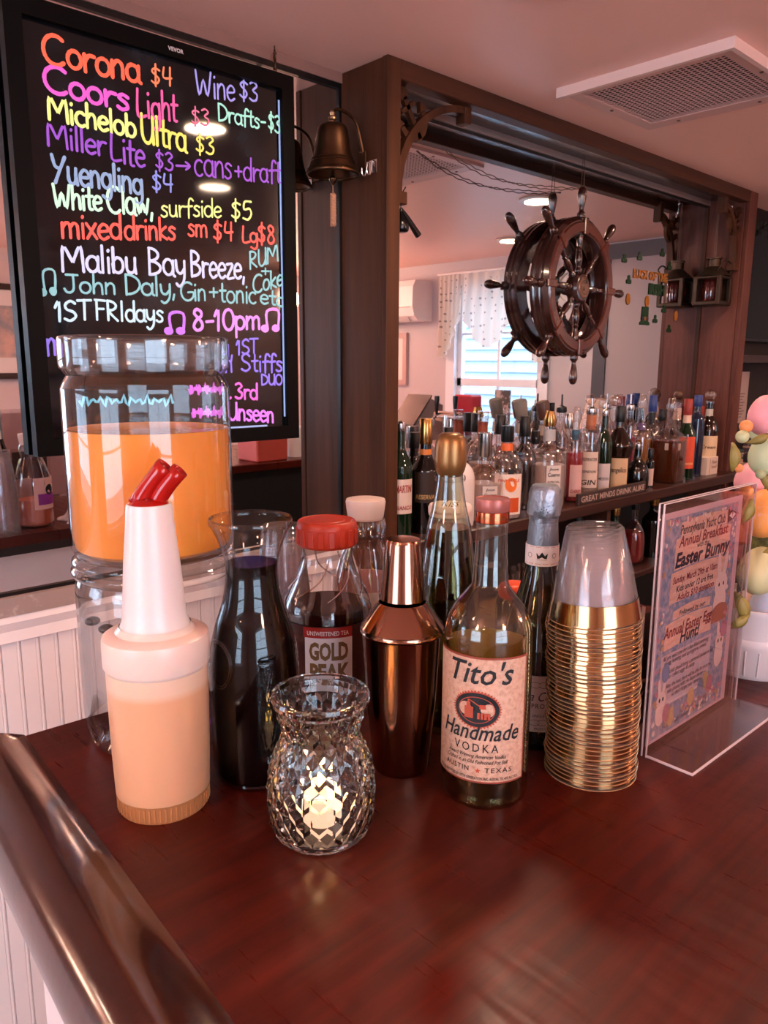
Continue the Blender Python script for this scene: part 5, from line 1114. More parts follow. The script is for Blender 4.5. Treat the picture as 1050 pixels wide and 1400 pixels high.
for a, b_ in ((-.012, -.010), (.0, .012)): m.add([(a, -.0268, b_), (a + .011, -.0268, b_), (a + .006, -.0268, b_ + .014)], [(0, 1, 2)])
for k in range(36):
    a, b_ = 2 * pi * k / 36, 2 * pi * (k + 1) / 36; m.add([(.022 * cos(a), -.0268, .022 * sin(a)), (.022 * cos(b_), -.0268, .022 * sin(b_)), (.0205 * cos(b_), -.0268, .0205 * sin(b_)), (.0205 * cos(a), -.0268, .0205 * sin(a))], [(0, 1, 2, 3)])
m.build('medallion_engraving', INK, t, smooth=0)
spo = [(.006, .040), (.010, .046), (.011, .054), (.007, .062), (.0085, .07), (.0115, .085), (.0095, .105), (.0075, .112), (.010, .118), (.007, .124), (.009, .135), (.0105, .150), (.0105, .162)]
han = [(.009, .205), (.0125, .210), (.0125, .222), (.008, .228), (.0075, .236), (.0105, .250), (.0135, .272), (.0135, .284), (.0095, .296), (.004, .3005), (0, .301)]
s0 = h0 = None
for k in range(8):
    a = pi * k / 4
    if s0 is None:
        s0 = MB().lathe(sp(spo, 3), 14).build('spoke', WW, t); h0 = MB().lathe(sp(han[:-1], 3) + [han[-1]], 16).build('handle', WW, t); o1, o2 = s0, h0
        bl0 = MB().bbox(-.011, .011, -.024, -.016, RI + .0, RO - .004, .002).build('spoke_inlay', WF, t, smooth=0); o3 = bl0
    else:
        o1, o2, o3 = s0.copy(), h0.copy(), bl0.copy()
        for o in (o1, o2, o3): COL.objects.link(o); o.parent = t
    for o in (o1, o2, o3): o.rotation_euler = (0, a, 0)
t = thing('hanging_wire', 'thin twisted wire holding the ship wheel from the header beam', 'wire', (wc.x, 1.425, ZH + .02)); m = MB()
for dx in (-.012, .012): m.tube([(dx * .3, 0, 0), (dx, 0, wc.z + .215 - ZH - .02)], .0011, 5)
m.build('wire_pair', mat('wire_dark', '#4a3a34', .5, metal=.6), t)
t = thing('twisted_string', 'slack twisted string strung from the left bracket to the ship wheel', 'string', (0, 0, 0)); m = MB()
A_, B_ = aty(600, 198, 1.44), aty(700, 250, 1.44); C_ = aty(796, 258, 1.44)
for ph in (0, pi):
    pth = []
    for k in range(120):
        q = k / 119; p = A_ * (1 - q) ** 2 + (B_ * 2 - (A_ + C_) * .5) * 2 * q * (1 - q) + C_ * q * q
        pth.append(p + Vector((0, .0013 * cos(k * .7 + ph), .0013 * sin(k * .7 + ph) - (.0 if ph else .008) * sin(2 * pi * q))))
    m.tube(pth, .0014, 5)
m.build('strand', mat('string_brown', '#5f4a42', .7), t)

# ================================================================== ARCHED BRACKETS WITH ANCHORS
def bracket(name, lab, xw, sgn, Y, ptop, pbot):
    """xw: x of the upright it grows from; sgn: direction away from it"""
    top = aty(*ptop, Y); bot = aty(*pbot, Y); w2 = abs(top.x - xw); h2 = top.z - bot.z
    t = thing(name, lab, 'bracket', (xw, Y, bot.z)); m = MB(); outer = []; inner = []
    for k in range(13):
        a = pi / 2 * k / 12; outer.append((sgn * (w2 - (w2 - .022) * cos(a * 1) ), h2 * sin(a))); 
    pth_o = [(sgn * (.030 + (w2 - .030) * (1 - cos(pi / 2 * k / 12))), h2 * sin(pi / 2 * k / 12)) for k in range(13)]
    pth_i = [(sgn * (.010 + (w2 - .010) * (1 - cos(pi / 2 * k / 12))), .0 + (h2 + .016) * sin(pi / 2 * k / 12)) for k in range(13)]
    poly = pth_o + pth_i[::-1]
    v = [(a, -.012, b_) for a, b_ in poly] + [(a, .012, b_) for a, b_ in poly]; n_ = len(poly); f = []
    for k in range(12): i, j = k, n_ - 1 - k; f += [(i, i + 1, j - 1, j), (n_ + i, n_ + j, n_ + j - 1, n_ + i + 1)]
    f += [(i, n_ + i, n_ + (i + 1) % n_, (i + 1) % n_) for i in range(n_)]
    m.add(v, f); m.build('arched_arm', WOOD, t, smooth=30)
    m = MB(); m.bbox(min(0, sgn * .045), max(0, sgn * .045), -.016, .016, -.028, .0, .002); m.build('lower_block', WOOD, t, smooth=0)
    m = MB(); m.bbox(sgn * w2 - .012, sgn * w2 + .012, -.016, .016, h2 - .022, ZH + .02 - bot.z, .002); m.build('upper_block', WOOD, t, smooth=0)
    # anchor cut-out in the corner
    c = (sgn * w2 * .27, h2 * .80); s_ = min(.05, h2 * .32); m = MB(); fa_ = lambda u, v_, d: (c[0] + (u * cos(.6) - v_ * sin(.6)) * s_ * sgn, d, c[1] + (u * sin(.6) + v_ * cos(.6)) * s_)
    m.prism([(-.12, -1), (.12, -1), (.12, .9), (-.12, .9)], fa_, -.006, .006); m.prism([(-.5, .35), (.5, .35), (.5, .55), (-.5, .55)], fa_, -.006, .006)
    arc_o = [(cos(a) * .95, sin(a) * .95 - .1) for a in [pi + pi * k / 8 for k in range(9)]]; arc_i = [(cos(a) * .68, sin(a) * .6 - .1) for a in [2 * pi - pi * k / 8 for k in range(9)]]
    for k in range(8): m.prism([arc_o[k], arc_o[k + 1], arc_i[7 - k], arc_i[8 - k]], fa_, -.006, .006)
    m.prism([(-1.15, -.1), (-.6, -.05), (-.85, .35)], fa_, -.006, .006); m.prism([(1.15, -.1), (.6, -.05), (.85, .35)], fa_, -.006, .006)
    m.prism([(.28 * cos(2 * pi * k / 10), 1.05 + .28 * sin(2 * pi * k / 10)) for k in range(10)], fa_, -.006, .006)
    m.build('anchor_cutout', WOOD, t, smooth=0)
bracket('arched_bracket', 'curved wooden bracket with an anchor cut-out at the left end of the header', XC1, 1, 1.352, (634, 158), (551, 264))
bracket('arched_bracket', 'curved wooden bracket with an anchor cut-out at the right end panel', XP0, -1, 1.352, (988, 283), (1011, 362))
# black tool hung behind the left bracket
q = aty(548, 285, 1.40); t = thing('bar_tool', 'black handled bar tool hanging behind the column under the left bracket', 'bar tool', q); e = aty(572, 322, 1.40) - q
MB().tube([(0, 0, 0), tuple(e * .35), tuple(e)], .006, 10, rs=[.004, .007, .0085]).build('handle', BLACK, t)
MB().lathe(sp([(.0, -.055), (.016, -.054), (.020, -.045), (.018, -.03), (.006, -.01), (.004, .0)], 3), 20).build('shaker_head', mat('dark_steel', '#3a3a3c', .25, metal=1), t)
MB().tube([(0, 0, 0), (0, 0, .03), (-.004, -.02, .045)], .0015, 6).build('cord', BLACK, t)

# ================================================================== LANTERN, HOOK, NOTES ON THE END PANEL
q = aty(971, 418, 1.405); q.x = XP0 - .066; Pn = Vector((q.x, 1.405, q.z)); dl = proj(Pn)[2]
t = thing('ship_lantern', 'old brass ship lantern hanging on the right end panel', 'lantern', Pn)
LB_ = mat('lantern_metal', '#4a3a30', .42, metal=.8, noise=((25, 25, 25), '#33281f', .3, .7)); hh = zat(Pn.x, Pn.y, 378) - Pn.z; wr = .054
m = MB()
for a, b_, c, d in ((-wr, wr, 0, .016), (-wr, wr, hh - .012, hh), ): m.bbox(a, b_, -wr, wr, c, d, .003)
for sx in (-1, 1):
    for sy in (-1, 1): m.bbox(min(sx * wr, sx * (wr - .016)), max(sx * wr, sx * (wr - .016)), min(sy * wr, sy * (wr - .016)), max(sy * wr, sy * (wr - .016)), .01, hh - .008, .002)
m.build('housing', LB_, t, smooth=0)
MB().box(wr - .004, wr - .001, -wr + .01, wr - .01, .012, hh - .01).build('back_plate', LB_, t, smooth=0)
MB().lathe([(.034, .014), (.036, .02), (.038, hh * .5), (.036, hh - .016), (.034, hh - .012)], 24).build('red_lens', mat('red_lens_glass', '#4a1512', .05, trans=.4, spec=.8, ior=1.5), t)
m = MB().lathe([(0, hh)] + [(wr * 1.15, hh), (wr * 1.1, hh + .004), (wr * .5, hh + .034), (.024, hh + .036)], 32); m.build('hood', LB_, t)
MB().lathe([(.024, hh + .034), (.024, hh + .062), (.028, hh + .064), (.028, hh + .070), (.0, hh + .072)], 24).build('chimney', LB_, t)
MB().tube(sp([(-wr * .9, -wr * .7, hh + .012), (-wr, -wr, hh + .035), (-wr * .2, -wr * 1.05, hh + .055), (wr * .9, -wr, hh + .03), (wr * .95, -wr * .7, hh + .008)], 5), .003, 8).build('carry_handle', LB_, t)
m = MB(); zt2 = ZH + .02 - Pn.z
for dx in (-.007, .007): m.tube([(dx, 0, hh + .07), (dx * .6, 0, zt2)], .0015, 6)
m.build('hanging_rod', mat('string_brown'), t)
hk = thing('ceiling_hook', 'chrome hook screwed under the header above the lantern', 'hook', (Pn.x + .012, 1.385, ZH + .024))
MB().lathe([(0, 0), (.007, -.001), (.006, -.006), (.003, -.008)], 12).tube(sp([(0, 0, -.006), (-.002, 0, -.03), (-.001, -.004, -.045), (.010, -.012, -.052), (.018, -.018, -.044), (.018, -.018, -.036)], 4), .0022, 8).build('hook', CHROME, hk)
def note(name, lab, x, y, w2, h2, c, lines, cat='note', lean=0):
    q = atx(x, y, XP0 - .0015); t = thing(name, lab, cat, q)
    g = lambda u, v, d=0: (-d, -u, v) 
    MB().prism([(-w2, -h2), (w2, -h2), (w2, h2), (-w2, h2)], lambda u, v, d: (-d - lean * (v + h2), -u, v), 0, .0008).build('card', c, t, smooth=0)
    if lines:
        m = MB()
        for k, s in enumerate(lines): put_text(m, s, lambda u, v: (-.0012, -u, v), 0, h2 - .014 - k * .020, .012, 0, .02)
        m.build('lettering', INK, t, smooth=0)
PAP = mat('old_paper', '#c9a996', .7)
note('paper_note', 'small printed tan note pinned below the lantern on the end panel', 942, 506, .018, .036, PAP, ['Don', 'Line', '401'])
note('paper_tag', 'blank leaning paper tag under the ship lantern', 948, 450, .013, .035, PAP, None, lean=.35)
q = atx(944, 536, XP0 - .0015); t = thing('burgee_sticker', 'tiny black sticker with a pale diamond low on the end panel', 'sticker', q)
MB().box(-.0006, 0, -.016, .016, -.013, .013).build('backing', INK, t, smooth=0); MB().add([(-.0012, -.012, 0), (-.0012, 0, -.008), (-.0012, .012, 0), (-.0012, 0, .008)], [(0, 1, 2, 3)]).build('diamond', PAP, t, smooth=0)
# glitter clings on the mirror
GR = mat('green_glitter', '#1c3c24', .25, metal=.4, bump=((500, 500, 500), 1, .003)); OG = mat('orange_glitter', '#9a5f20', .25, metal=.4, bump=((500, 500, 500), 1, .003))
def cling(name, lab, x, y, fnb, mt):
    q = aty(x, y, YM - .0035); t = thing(name, lab, 'decoration', q, 'glitter clings on the mirror'); m = MB(); fnb(m); m.build('foil', mt, t, smooth=0); return t
def shamrock(m, s=.016):
    for a in (90, 210, 330):
        cx, cz_ = s * .6 * cos(radians(a)), s * .6 * sin(radians(a)); m.prism([(cx + s * .5 * cos(2 * pi * k / 10), cz_ + s * .5 * sin(2 * pi * k / 10)) for k in range(10)], lambda u, v, d: (u, d, v), -.0006 - .0002 * (a // 100), 0)
def wtext(s, size):
    def f_(m): put_text(m, s, lambda u, v: (u, -.001, v), 0, -size * .35, size, 0, .05)
    return f_
cling('text_cling', 'orange glitter lettering LUCK OF THE on the mirror', 890, 377, wtext('LUCK OF THE', .040), OG)
cling('text_cling', 'green glitter lettering IRISH on the mirror', 898, 396, wtext('IRISH', .052), GR)
pos = ['right of the wheel rim', 'high between wheel and bracket', 'beside the bracket curve', 'over the lantern reflection', 'left of the orange lettering', 'beside the hat cling', 'near the hat brim', 'lowest, under the lantern']
for k, (x, y) in enumerate(((854, 354), (875, 351), (906, 346), (916, 364), (860, 383), (908, 423), (896, 437), (915, 450))):
    cling('shamrock_cling', 'green glitter shamrock on the mirror, ' + pos[k], x, y, shamrock, GR)
def coin(m): m.prism([(.014 * cos(2 * pi * k / 12), .020 * sin(2 * pi * k / 12)) for k in range(12)], lambda u, v, d: (u, d, v), -.001, 0)
for k, (x, y) in enumerate(((859, 409), (885, 412), (924, 432))): cling('pot_cling', 'orange glitter cling ' + ['left of the green hat', 'above the green hat', 'right of the green hat'][k], x, y, coin, OG)
def hat(m):
    m.prism([(-.034, -.035), (.034, -.035), (.034, -.025), (.024, -.022), (.022, .03), (-.022, .03), (-.024, -.022), (-.034, -.025)], lambda u, v, d: (u, d, v), -.001, 0)
h_ = cling('hat_cling', 'green glitter hat with a black band on the mirror', 882, 431, hat, GR)
MB().box(-.024, .024, -.0016, -.0008, -.018, -.006).build('hat_band', INK, h_, smooth=0); MB().box(-.006, .006, -.002, -.0016, -.018, -.006).build('buckle', OG, h_, smooth=0)

# ================================================================== LIQUOR BOTTLES
ST_ = {
 'tequila': [(.0, 0), (.9, 0), (1, .02), (1, .50), (.97, .58), (.80, .66), (.50, .71), (.34, .74), (.30, .78), (.30, .93)],
 'wine': [(.0, 0), (.95, 0), (1, .02), (1, .58), (.93, .66), (.65, .73), (.42, .79), (.38, .85), (.36, .97)],
 'round': [(.0, 0), (.9, 0), (1, .03), (1, .52), (.98, .60), (.85, .68), (.6, .74), (.36, .78), (.32, .83), (.32, .95)],
 'slim': [(.0, 0), (.95, 0), (1, .02), (1, .68), (.9, .75), (.55, .81), (.42, .85), (.42, .96)],
 'square': [(.0, 0), (.95, 0), (1, .02), (1, .56), (.92, .63), (.5, .70), (.33, .75), (.32, .94)],
 'friar': [(.0, 0), (.75, 0), (.80, .02), (.76, .30), (.82, .48), (1.0, .60), (.80, .68), (.40, .80), (.28, .84), (.27, .96)],
 'squat': [(.0, 0), (.8, 0), (1, .08), (1, .35), (.85, .52), (.5, .64), (.32, .70), (.28, .93)]}
def tint(name, col):
    c = [int(col[i:i + 2], 16) / 255 for i in (1, 3, 5)]; h = '#' + ''.join('%02x' % int(255 * x ** .62) for x in c)
    return thin('tint_' + name, h, h, .05, 3, haze=.32)
GC = {'clear': GLASS_BG, 'green': mat('bottle_green', '#0d2411', .04, trans=.25, spec=.8), 'black': mat('bottle_black', '#0b0706', .05, spec=.8), 'brown': mat('bottle_brown', '#1c0c06', .05, spec=.8), 'blue': mat('bottle_blue', '#131a30', .05, spec=.8), 'white': mat('bottle_white', '#ddd0cc', .3), 'grey': thin('grey_glass', '#b9bcc0', '#50545a', .08, 3)}
CAPM = {'black': BLACK, 'silver': mat('cap_silver', '#b0adab', .25, metal=1), 'gold': mat('cap_gold', '#b08a54', .25, metal=1), 'red': mat('cap_red', '#8e2c22', .4), 'clear': GLASS_BG, 'taupe': mat('cap_taupe', '#6f645a', .5), 'orange': mat('cap_orange', '#d8642a', .4), 'blue': mat('cap_blue', '#1e3470', .3), 'brown': mat('cap_brown', '#4a2a1c', .4)}
def bottle(lab, x, Y, top, hw, style, glass, liquid=None, level=.55, cap=('cap', 'black', .1), label=None, neck=None, sq=0, name='liquor_bottle', grp=None, zbase=None):
    """x/hw/top in pixels of the photograph at mid height, Y = distance row on the shelf"""
    zb_ = ZS if zbase is None else zbase
    q = aty(x, 620, Y); P = Vector((q.x, Y, zb_)); d = proj((P.x, P.y, zb_ + .12))[2]; r = hw * (1.16 if zbase is None else 1) * d / FPX; H = zat(P.x, P.y, top) - zb_
    t = thing(name, lab, 'bottle', P, grp or 'liquor bottles on the back bar shelf'); fa = facing(P)
    ch_ = cap[2] * H; Hb = (H - ch_) / ST_[style][-1][1]; Hb = Hb if Hb < H * 1.1 else H
    pr = [(a * r, b_ * Hb) for a, b_ in ST_[style]]; nk = pr[-1]
    MB().lathe([pr[0]] + sp(pr[1:], 3) + [(nk[0] * 1.12, nk[1]), (nk[0] * 1.12, nk[1] + .004), (0, nk[1] + .004)], 28, sq=sq).build('glass_body', GC[glass], t)
    if liquid:
        lp = [(a * .93, max(b_, .004)) for a, b_ in sp(pr[1:], 3) if b_ <= level * Hb]
        MB().lathe([(0, .004)] + lp + [(lp[-1][0], level * Hb), (0, level * Hb)], 24, sq=sq).build('liquor', tint(liquid[1:], liquid) if glass == 'clear' or glass == 'grey' else tint(liquid[1:], liquid), t)
    z0 = nk[1] + .002; kind, cm, _ = cap; cr = max(nk[0] * 1.25, .010)
    if kind == 'cap': MB().lathe([(cr * .95, z0 - .018), (cr, z0 - .016), (cr, z0 + ch_ - .002), (cr * .92, z0 + ch_), (0, z0 + ch_)], 20).build('cap', CAPM[cm], t)
    elif kind == 'pourer':
        MB().lathe([(cr * .9, z0 - .006), (cr, z0), (cr * .9, z0 + .012), (cr * .35, z0 + .016), (.0035, z0 + .018), (.0028, z0 + ch_), (0, z0 + ch_)], 16).build('pourer', CAPM[cm], t)
    elif kind == 'ball':
        MB().lathe([(cr, z0 - .004), (cr, z0 + .006), (.005, z0 + .008)], 18).ball((0, 0, z0 + ch_ * .6), ch_ * .45, 18, 12).build('ball_stopper', CAPM[cm], t)
    elif kind == 'tilt':
        m = MB().lathe([(0, 0), (cr * 1.1, 0), (cr * 1.25, ch_ * .9), (cr * 1.1, ch_), (0, ch_)], 20, M=Matrix.Rotation(-.25, 3, 'Y')); m.v = [(a, b_, c + z0) for a, b_, c in m.v]; m.build('stopper', CAPM[cm], t)
    elif kind == 'funnel':
        MB().lathe([(cr * .8, z0), (cr, z0 + ch_ * .4), (cr * .6, z0 + ch_), (cr * .5, z0 + ch_ * .95)], 16).build('pourer', CAPM[cm], t)
    if neck:
        c, a, b_ = neck; MB().lathe([(nk[0] * 1.06 + .0008, a * H), (nk[0] * 1.08 + .0008, (a + b_) / 2 * H), (nk[0] * 1.04 + .0008, b_ * H)], 20).build('neck_band', mat('neck' + c[1:], c, .4), t)
    if label:
        c, a, b_, w2, lines, lc = label[:6]; rl = r * 1.012 + .0006; off = label[6] if len(label) > 6 else 0
        m = MB(); F_ = cyl(rl, fa + off); patch(m, F_, -w2 * r, w2 * r, a * H, b_ * H, 14)
        lo = m.build('label', mat('paper' + c[1:], c, .55), t, smooth=80)
        m = MB(); F2 = cyl(rl + .0006, fa + off); nl = len(lines)
        for k, (s, sz) in enumerate(lines):
            if s: put_text(m, s, F2, 0, (b_ - (b_ - a) * (k + .75) / nl) * H, sz * (b_ - a) * H, .15, .02, width=min(1.7 * w2 * r, .72 * len(s) * sz * (b_ - a) * H))
        if m.v: m.build('label_print', mat('print' + lc[1:], lc, .6), lo, smooth=0)
    return t
R1, R2 = 1.34, 1.432
N = [('', 0)]
bottle('dark green vermouth bottle beside the column with an oval white label', 547, R1, 577, 15, 'wine', 'green', cap=('pourer', 'silver', .06), label=('#c9b4a8', .22, .52, .85, [('MARTINI', .3), ('BIANCO', .16)], '#8e2a22', .35))
bottle('very dark bottle with an orange neck band and gold top', 582, R1, 573, 17, 'wine', 'black', cap=('cap', 'gold', .16), neck=('#c2702c', .68, .74), label=('#2a1a12', .28, .55, .8, [('', 0), ('RESERVA', .2)], '#b08a54'))
bottle('plain white bottle half hidden by the gold stopper', 630, R1, 600, 17, 'round', 'white', cap=('cap', 'brown', .1))
bottle('clear tequila bottle with silver neck and arched white label, left of the orange one', 663, R1, 592, 22, 'tequila', 'clear', '#f0dcd4', .5, cap=('cap', 'silver', .2), label=('#cfc0b8', .14, .42, .42, [('Jose', .14), ('Cuervo', .22), ('ESPECIAL', .10), ('', 0)], '#2a2420', .35))
bottle('vodka bottle with orange-slice label and black and orange neck', 693, R1 - .02, 583, 19, 'round', 'clear', '#f6e4dc', .5, cap=('cap', 'black', .10), neck=('#d8642a', .74, .82), label=('#e2d0c4', .06, .50, .95, [('PINNACLE', .1), ('', 0), ('', 0), ('ORANGE', .1)], '#c23c1c', .2))
_b = COL.objects[-1]
while _b.parent: _b = _b.parent
_P = _b.location; _r = 19 * 1.16 * proj((_P.x, _P.y, ZS + .12))[2] / FPX * 1.012 + .0018; _F = cyl(_r, facing(_P) + .2)
m = MB(); m.v = []; _d = disc2d(.006, .098, .017, .020, 20); flat(m, _d, _F); m.build('orange_slice_print', mat('orange_print', '#d86a1c', .5), _b, smooth=0)
m = MB(); patch(m, _F, -.032, .032, .022, .062, 12); m.build('orange_band_print', mat('orange_deep_print', '#c24a16', .5), _b, smooth=80)
m = MB(); patch(m, _F, -.004, .012, .128, .142, 6); m.build('brand_block', INK, _b, smooth=80)
bottle('round-shouldered smoky grey bottle with a black cap', 716, R1 + .03, 570, 15, 'round', 'grey', None, cap=('cap', 'black', .15))
bottle('tequila bottle with arched white label and gold pourer, right of the smoky grey one', 750, R1, 563, 21, 'tequila', 'clear', '#f0dcd4', .5, cap=('funnel', 'gold', .16), neck=('#a8a4a2', .70, .82), label=('#cfc0b8', .20, .46, .42, [('Jose', .14), ('Cuervo', .22), ('ESPECIAL', .10), ('', 0)], '#2a2420', .35))
bottle('slim clear bottle of red liqueur with a blue neck band', 786, R1, 557, 10, 'slim', 'clear', '#c2303a', .6, cap=('funnel', 'clear', .16), neck=('#33566a', .66, .76), label=('#c9a09a', .06, .4, .8, [('', 0), ('CHERRY', .14)], '#8e1c28', .3))
bottle('clear bottle with cream label and amber neck wrap', 806, R1, 545, 12, 'slim', 'clear', '#e8cdbc', .3, cap=('pourer', 'silver', .14), neck=('#a8603a', .70, .84), label=('#cdb4a2', .12, .48, .95, [('BEEFEATER', .12), ('LONDON', .1), ('GIN', .2)], '#3a2420'))
bottle('dark green bottle with a plain white lower label', 825, R1, 552, 10, 'wine', 'green', cap=('pourer', 'silver', .12), label=('#c9b8b4', .05, .36, 1.0, [('', 0), ('JAMESON', .14), ('', 0)], '#5a4a48'))
bottle('monk-shaped dark brown liqueur bottle with a tan label', 845, R1, 556, 17, 'friar', 'brown', cap=('cap', 'black', .12), label=('#c9a47c', .05, .42, .74, [('', 0), ('Frangelico', .22), ('', 0), ('', 0)], '#3a2418'))
bottle('short round dark bottle in front of the amber one', 872, R1 - .015, 606, 14, 'squat', 'black', cap=('pourer', 'silver', .1))
bottle('tiny dark miniature bottle with a cream label', 890, R1 - .02, 614, 5, 'slim', 'black', cap=('cap', 'black', .12), label=('#c9a89a', .05, .5, 1.0, N, '#333333'))
bottle('square whiskey bottle of dark amber liquor with a small neck label', 914, R1, 545, 16, 'square', 'clear', '#5a1c08', .56, cap=('funnel', 'clear', .16), label=('#c9b0a0', .40, .48, .6, N, '#333333', .3), sq=6)
bottle('green-shouldered bottle with orange label and red and cream neck', 936, R1, 546, 11, 'wine', 'green', cap=('cap', 'red', .14), neck=('#d8b49c', .68, .84), label=('#c8482a', .14, .54, 1.0, [('', 0), ('JAGERMEISTER', .08)], '#e0c080', .2))
bottle('tall slim dark blue bottle', 949, R1 + .01, 541, 9, 'slim', 'blue', cap=('cap', 'blue', .08))
bottle('dark brown bottle with cream label and a clear ball stopper', 965, R1 + .02, 534, 12, 'round', 'brown', cap=('ball', 'clear', .15), neck=('#b0a8a0', .62, .78), label=('#cdb08e', .2, .46, 1.0, [('', 0), ('Cream', .2), ('', 0)], '#4a2a18', .2))
# second row
bottle('back-row bottle with amber neck and clear square cap', 659, R2, 563, 17, 'tequila', 'clear', '#e8c8b8', .5, cap=('cap', 'clear', .08), neck=('#8a3a1c', .72, .90))
bottle('back-row clear bottle with a black cap behind the tequila', 683, R2, 568, 15, 'round', 'clear', None, cap=('cap', 'black', .14))
bottle('back-row cut-glass bottle with a tall tilted taupe stopper', 712, R2, 547, 17, 'tequila', 'clear', '#e4e4e4', .5, cap=('tilt', 'taupe', .18), neck=('#a89488', .68, .78))
bottle('back-row cut-glass bottle with an upright brown stopper', 742, R2, 549, 17, 'tequila', 'clear', '#e4e4e4', .5, cap=('tilt', 'brown', .18), neck=('#a89488', .66, .76))
bottle('back-row slim bottle with a long steel pourer by the window', 765, R2, 540, 12, 'slim', 'clear', '#e8e0dc', .5, cap=('pourer', 'black', .16))
bottle('back-row pink liqueur bottle between tequila and red liqueur', 776, R2, 566, 13, 'round', 'clear', '#e88a90', .55, cap=('cap', 'silver', .12), label=('#c9a0a0', .1, .4, .9, N, '#333333'))
bottle('back-row clear bottle with pale pink spirit', 797, R2, 560, 12, 'round', 'clear', '#f0b4a8', .55, cap=('funnel', 'clear', .12))
bottle('back-row bottle with a round clear stopper behind the green bottle', 836, R2, 541, 11, 'round', 'clear', '#d8c4b8', .5, cap=('ball', 'clear', .14))
bottle('back-row red bottle with a steel pourer behind the monk bottle', 858, R2, 540, 10, 'slim', 'clear', '#8e2030', .6, cap=('pourer', 'silver', .16))
bottle('back-row clear decanter of orange-amber whiskey', 874, R2, 541, 14, 'round', 'clear', '#c8742c', .56, cap=('funnel', 'clear', .16), neck=('#6a5a8a', .60, .68), label=('#c9955c', .08, .5, .3, N, '#333333', -.6))
bottle('back-row bottle with a cap coloured for blue light and black band', 888, R2, 541, 12, 'round', 'clear', '#e0d0c8', .5, cap=('cap', 'blue', .14), neck=('#141414', .66, .80))  # blue light on the cap is put into its colour
bottle('back-row bottle with a round cork stopper behind the whiskey', 922, R2, 535, 12, 'round', 'clear', '#c8a890', .5, cap=('ball', 'brown', .13), neck=('#c9a99a', .66, .80))
bottle('back-row bottle with a red capsule near the end panel', 954, R2, 556, 9, 'wine', 'brown', cap=('cap', 'red', .12))
bottle('back-row clear rum bottle behind the white one', 612, R2, 585, 15, 'round', 'clear', '#e8dcd0', .5, cap=('cap', 'black', .1))
bottle('back-row dark bottle behind the orange-banded one', 566, R2, 592, 14, 'wine', 'black', cap=('cap', 'black', .1))
bottle('back-row clear bottle of amber rum between tequila bottles', 731, R2 - .01, 590, 13, 'square', 'clear', '#a8582c', .5, cap=('cap', 'black', .1), sq=6)
bottle('back-row amber bottle beside the square whiskey', 902, R2, 560, 12, 'square', 'clear', '#b0602c', .56, cap=('cap', 'black', .1), label=('#c9a99a', .1, .4, .8, N, '#333333'), sq=6)
# small white box and the shelf sign
q = aty(966, 640, R1 - .005); t = thing('small_carton', 'small cream carton at the right end of the liquor shelf', 'box', (q.x, R1 - .005, ZS))
hb2 = zat(q.x, R1, 624) - ZS; MB().bbox(-.048, .048, -.022, .030, 0, hb2, .001).build('carton', mat('cream_card', '#cdb6a6', .6), t, smooth=0)
m = MB(); put_text(m, 'Thank', lambda u, v: (u, -.0226, v), .012, hb2 * .62, .018, .3, .01); put_text(m, 'Yourself', lambda u, v: (u, -.0226, v), .012, hb2 * .36, .018, .3, .01, width=.05); m.build('lettering', mat('sepia_ink', '#8a5a4c', .6), t, smooth=0)
MB().box(-.022, -.021, -.0228, -.022, .006, hb2 - .006).build('border_rule', MATS['sepia_ink'], t, smooth=0)
A_ = aty(788, 690, YS + .014); B_ = aty(880, 668, YS + .014); Ls = B_.x - A_.x; t = thing('shelf_sign', 'long narrow dark wooden sign with carved words on the liquor shelf edge', 'sign', (A_.x, YS + .008, ZS))
MB().bbox(0, Ls, -.002, .010, 0, .036, .0015).build('sign_board', mat('sign_wood', '#35231e', .45), t, smooth=0)
m = MB(); put_text(m, 'GREAT MINDS DRINK ALIKE', lambda u, v: (u, -.0026, v), Ls / 2, .009, .026, 0, .015, width=Ls * .94); m.build('lettering', mat('sign_pale', '#b39a8e', .5), t, smooth=0)
# things under the shelf
for k, x in enumerate((697, 712, 727)):
    q = aty(x, 790, 1.36); t = thing('tumbler', ['left', 'middle', 'right'][k] + ' clear tumbler of three on the dark lower shelf', 'glass', (q.x, 1.38, .80), 'tumblers on the lower shelf')
    MB().lathe([(0, .006), (.028, .005), (.030, 0), (.034, .10), (.033, .10), (.029, .008), (0, .008)], 24).build('glass_body', GLASS_BG, t)
for x, lab, g, l_, c in ((874, 'round red-liquor flask on the lower shelf', 'clear', '#a01c1c', 'black'), (900, 'dark bottle lying in shade on the lower shelf', 'black', None, 'gold'), (846, 'dim green bottle on the lower shelf', 'green', None, 'gold'), (796, 'dim brown bottle on the lower shelf', 'brown', None, 'black')):
    q = aty(x, 700, 1.38); bottle(lab, x, 1.38, zat and proj((q.x, 1.38, 1.03))[1], 15, 'squat' if g == 'clear' else 'wine', g, l_, .5, cap=('cap', c, .1), zbase=.80, grp='bottles on the lower shelf')

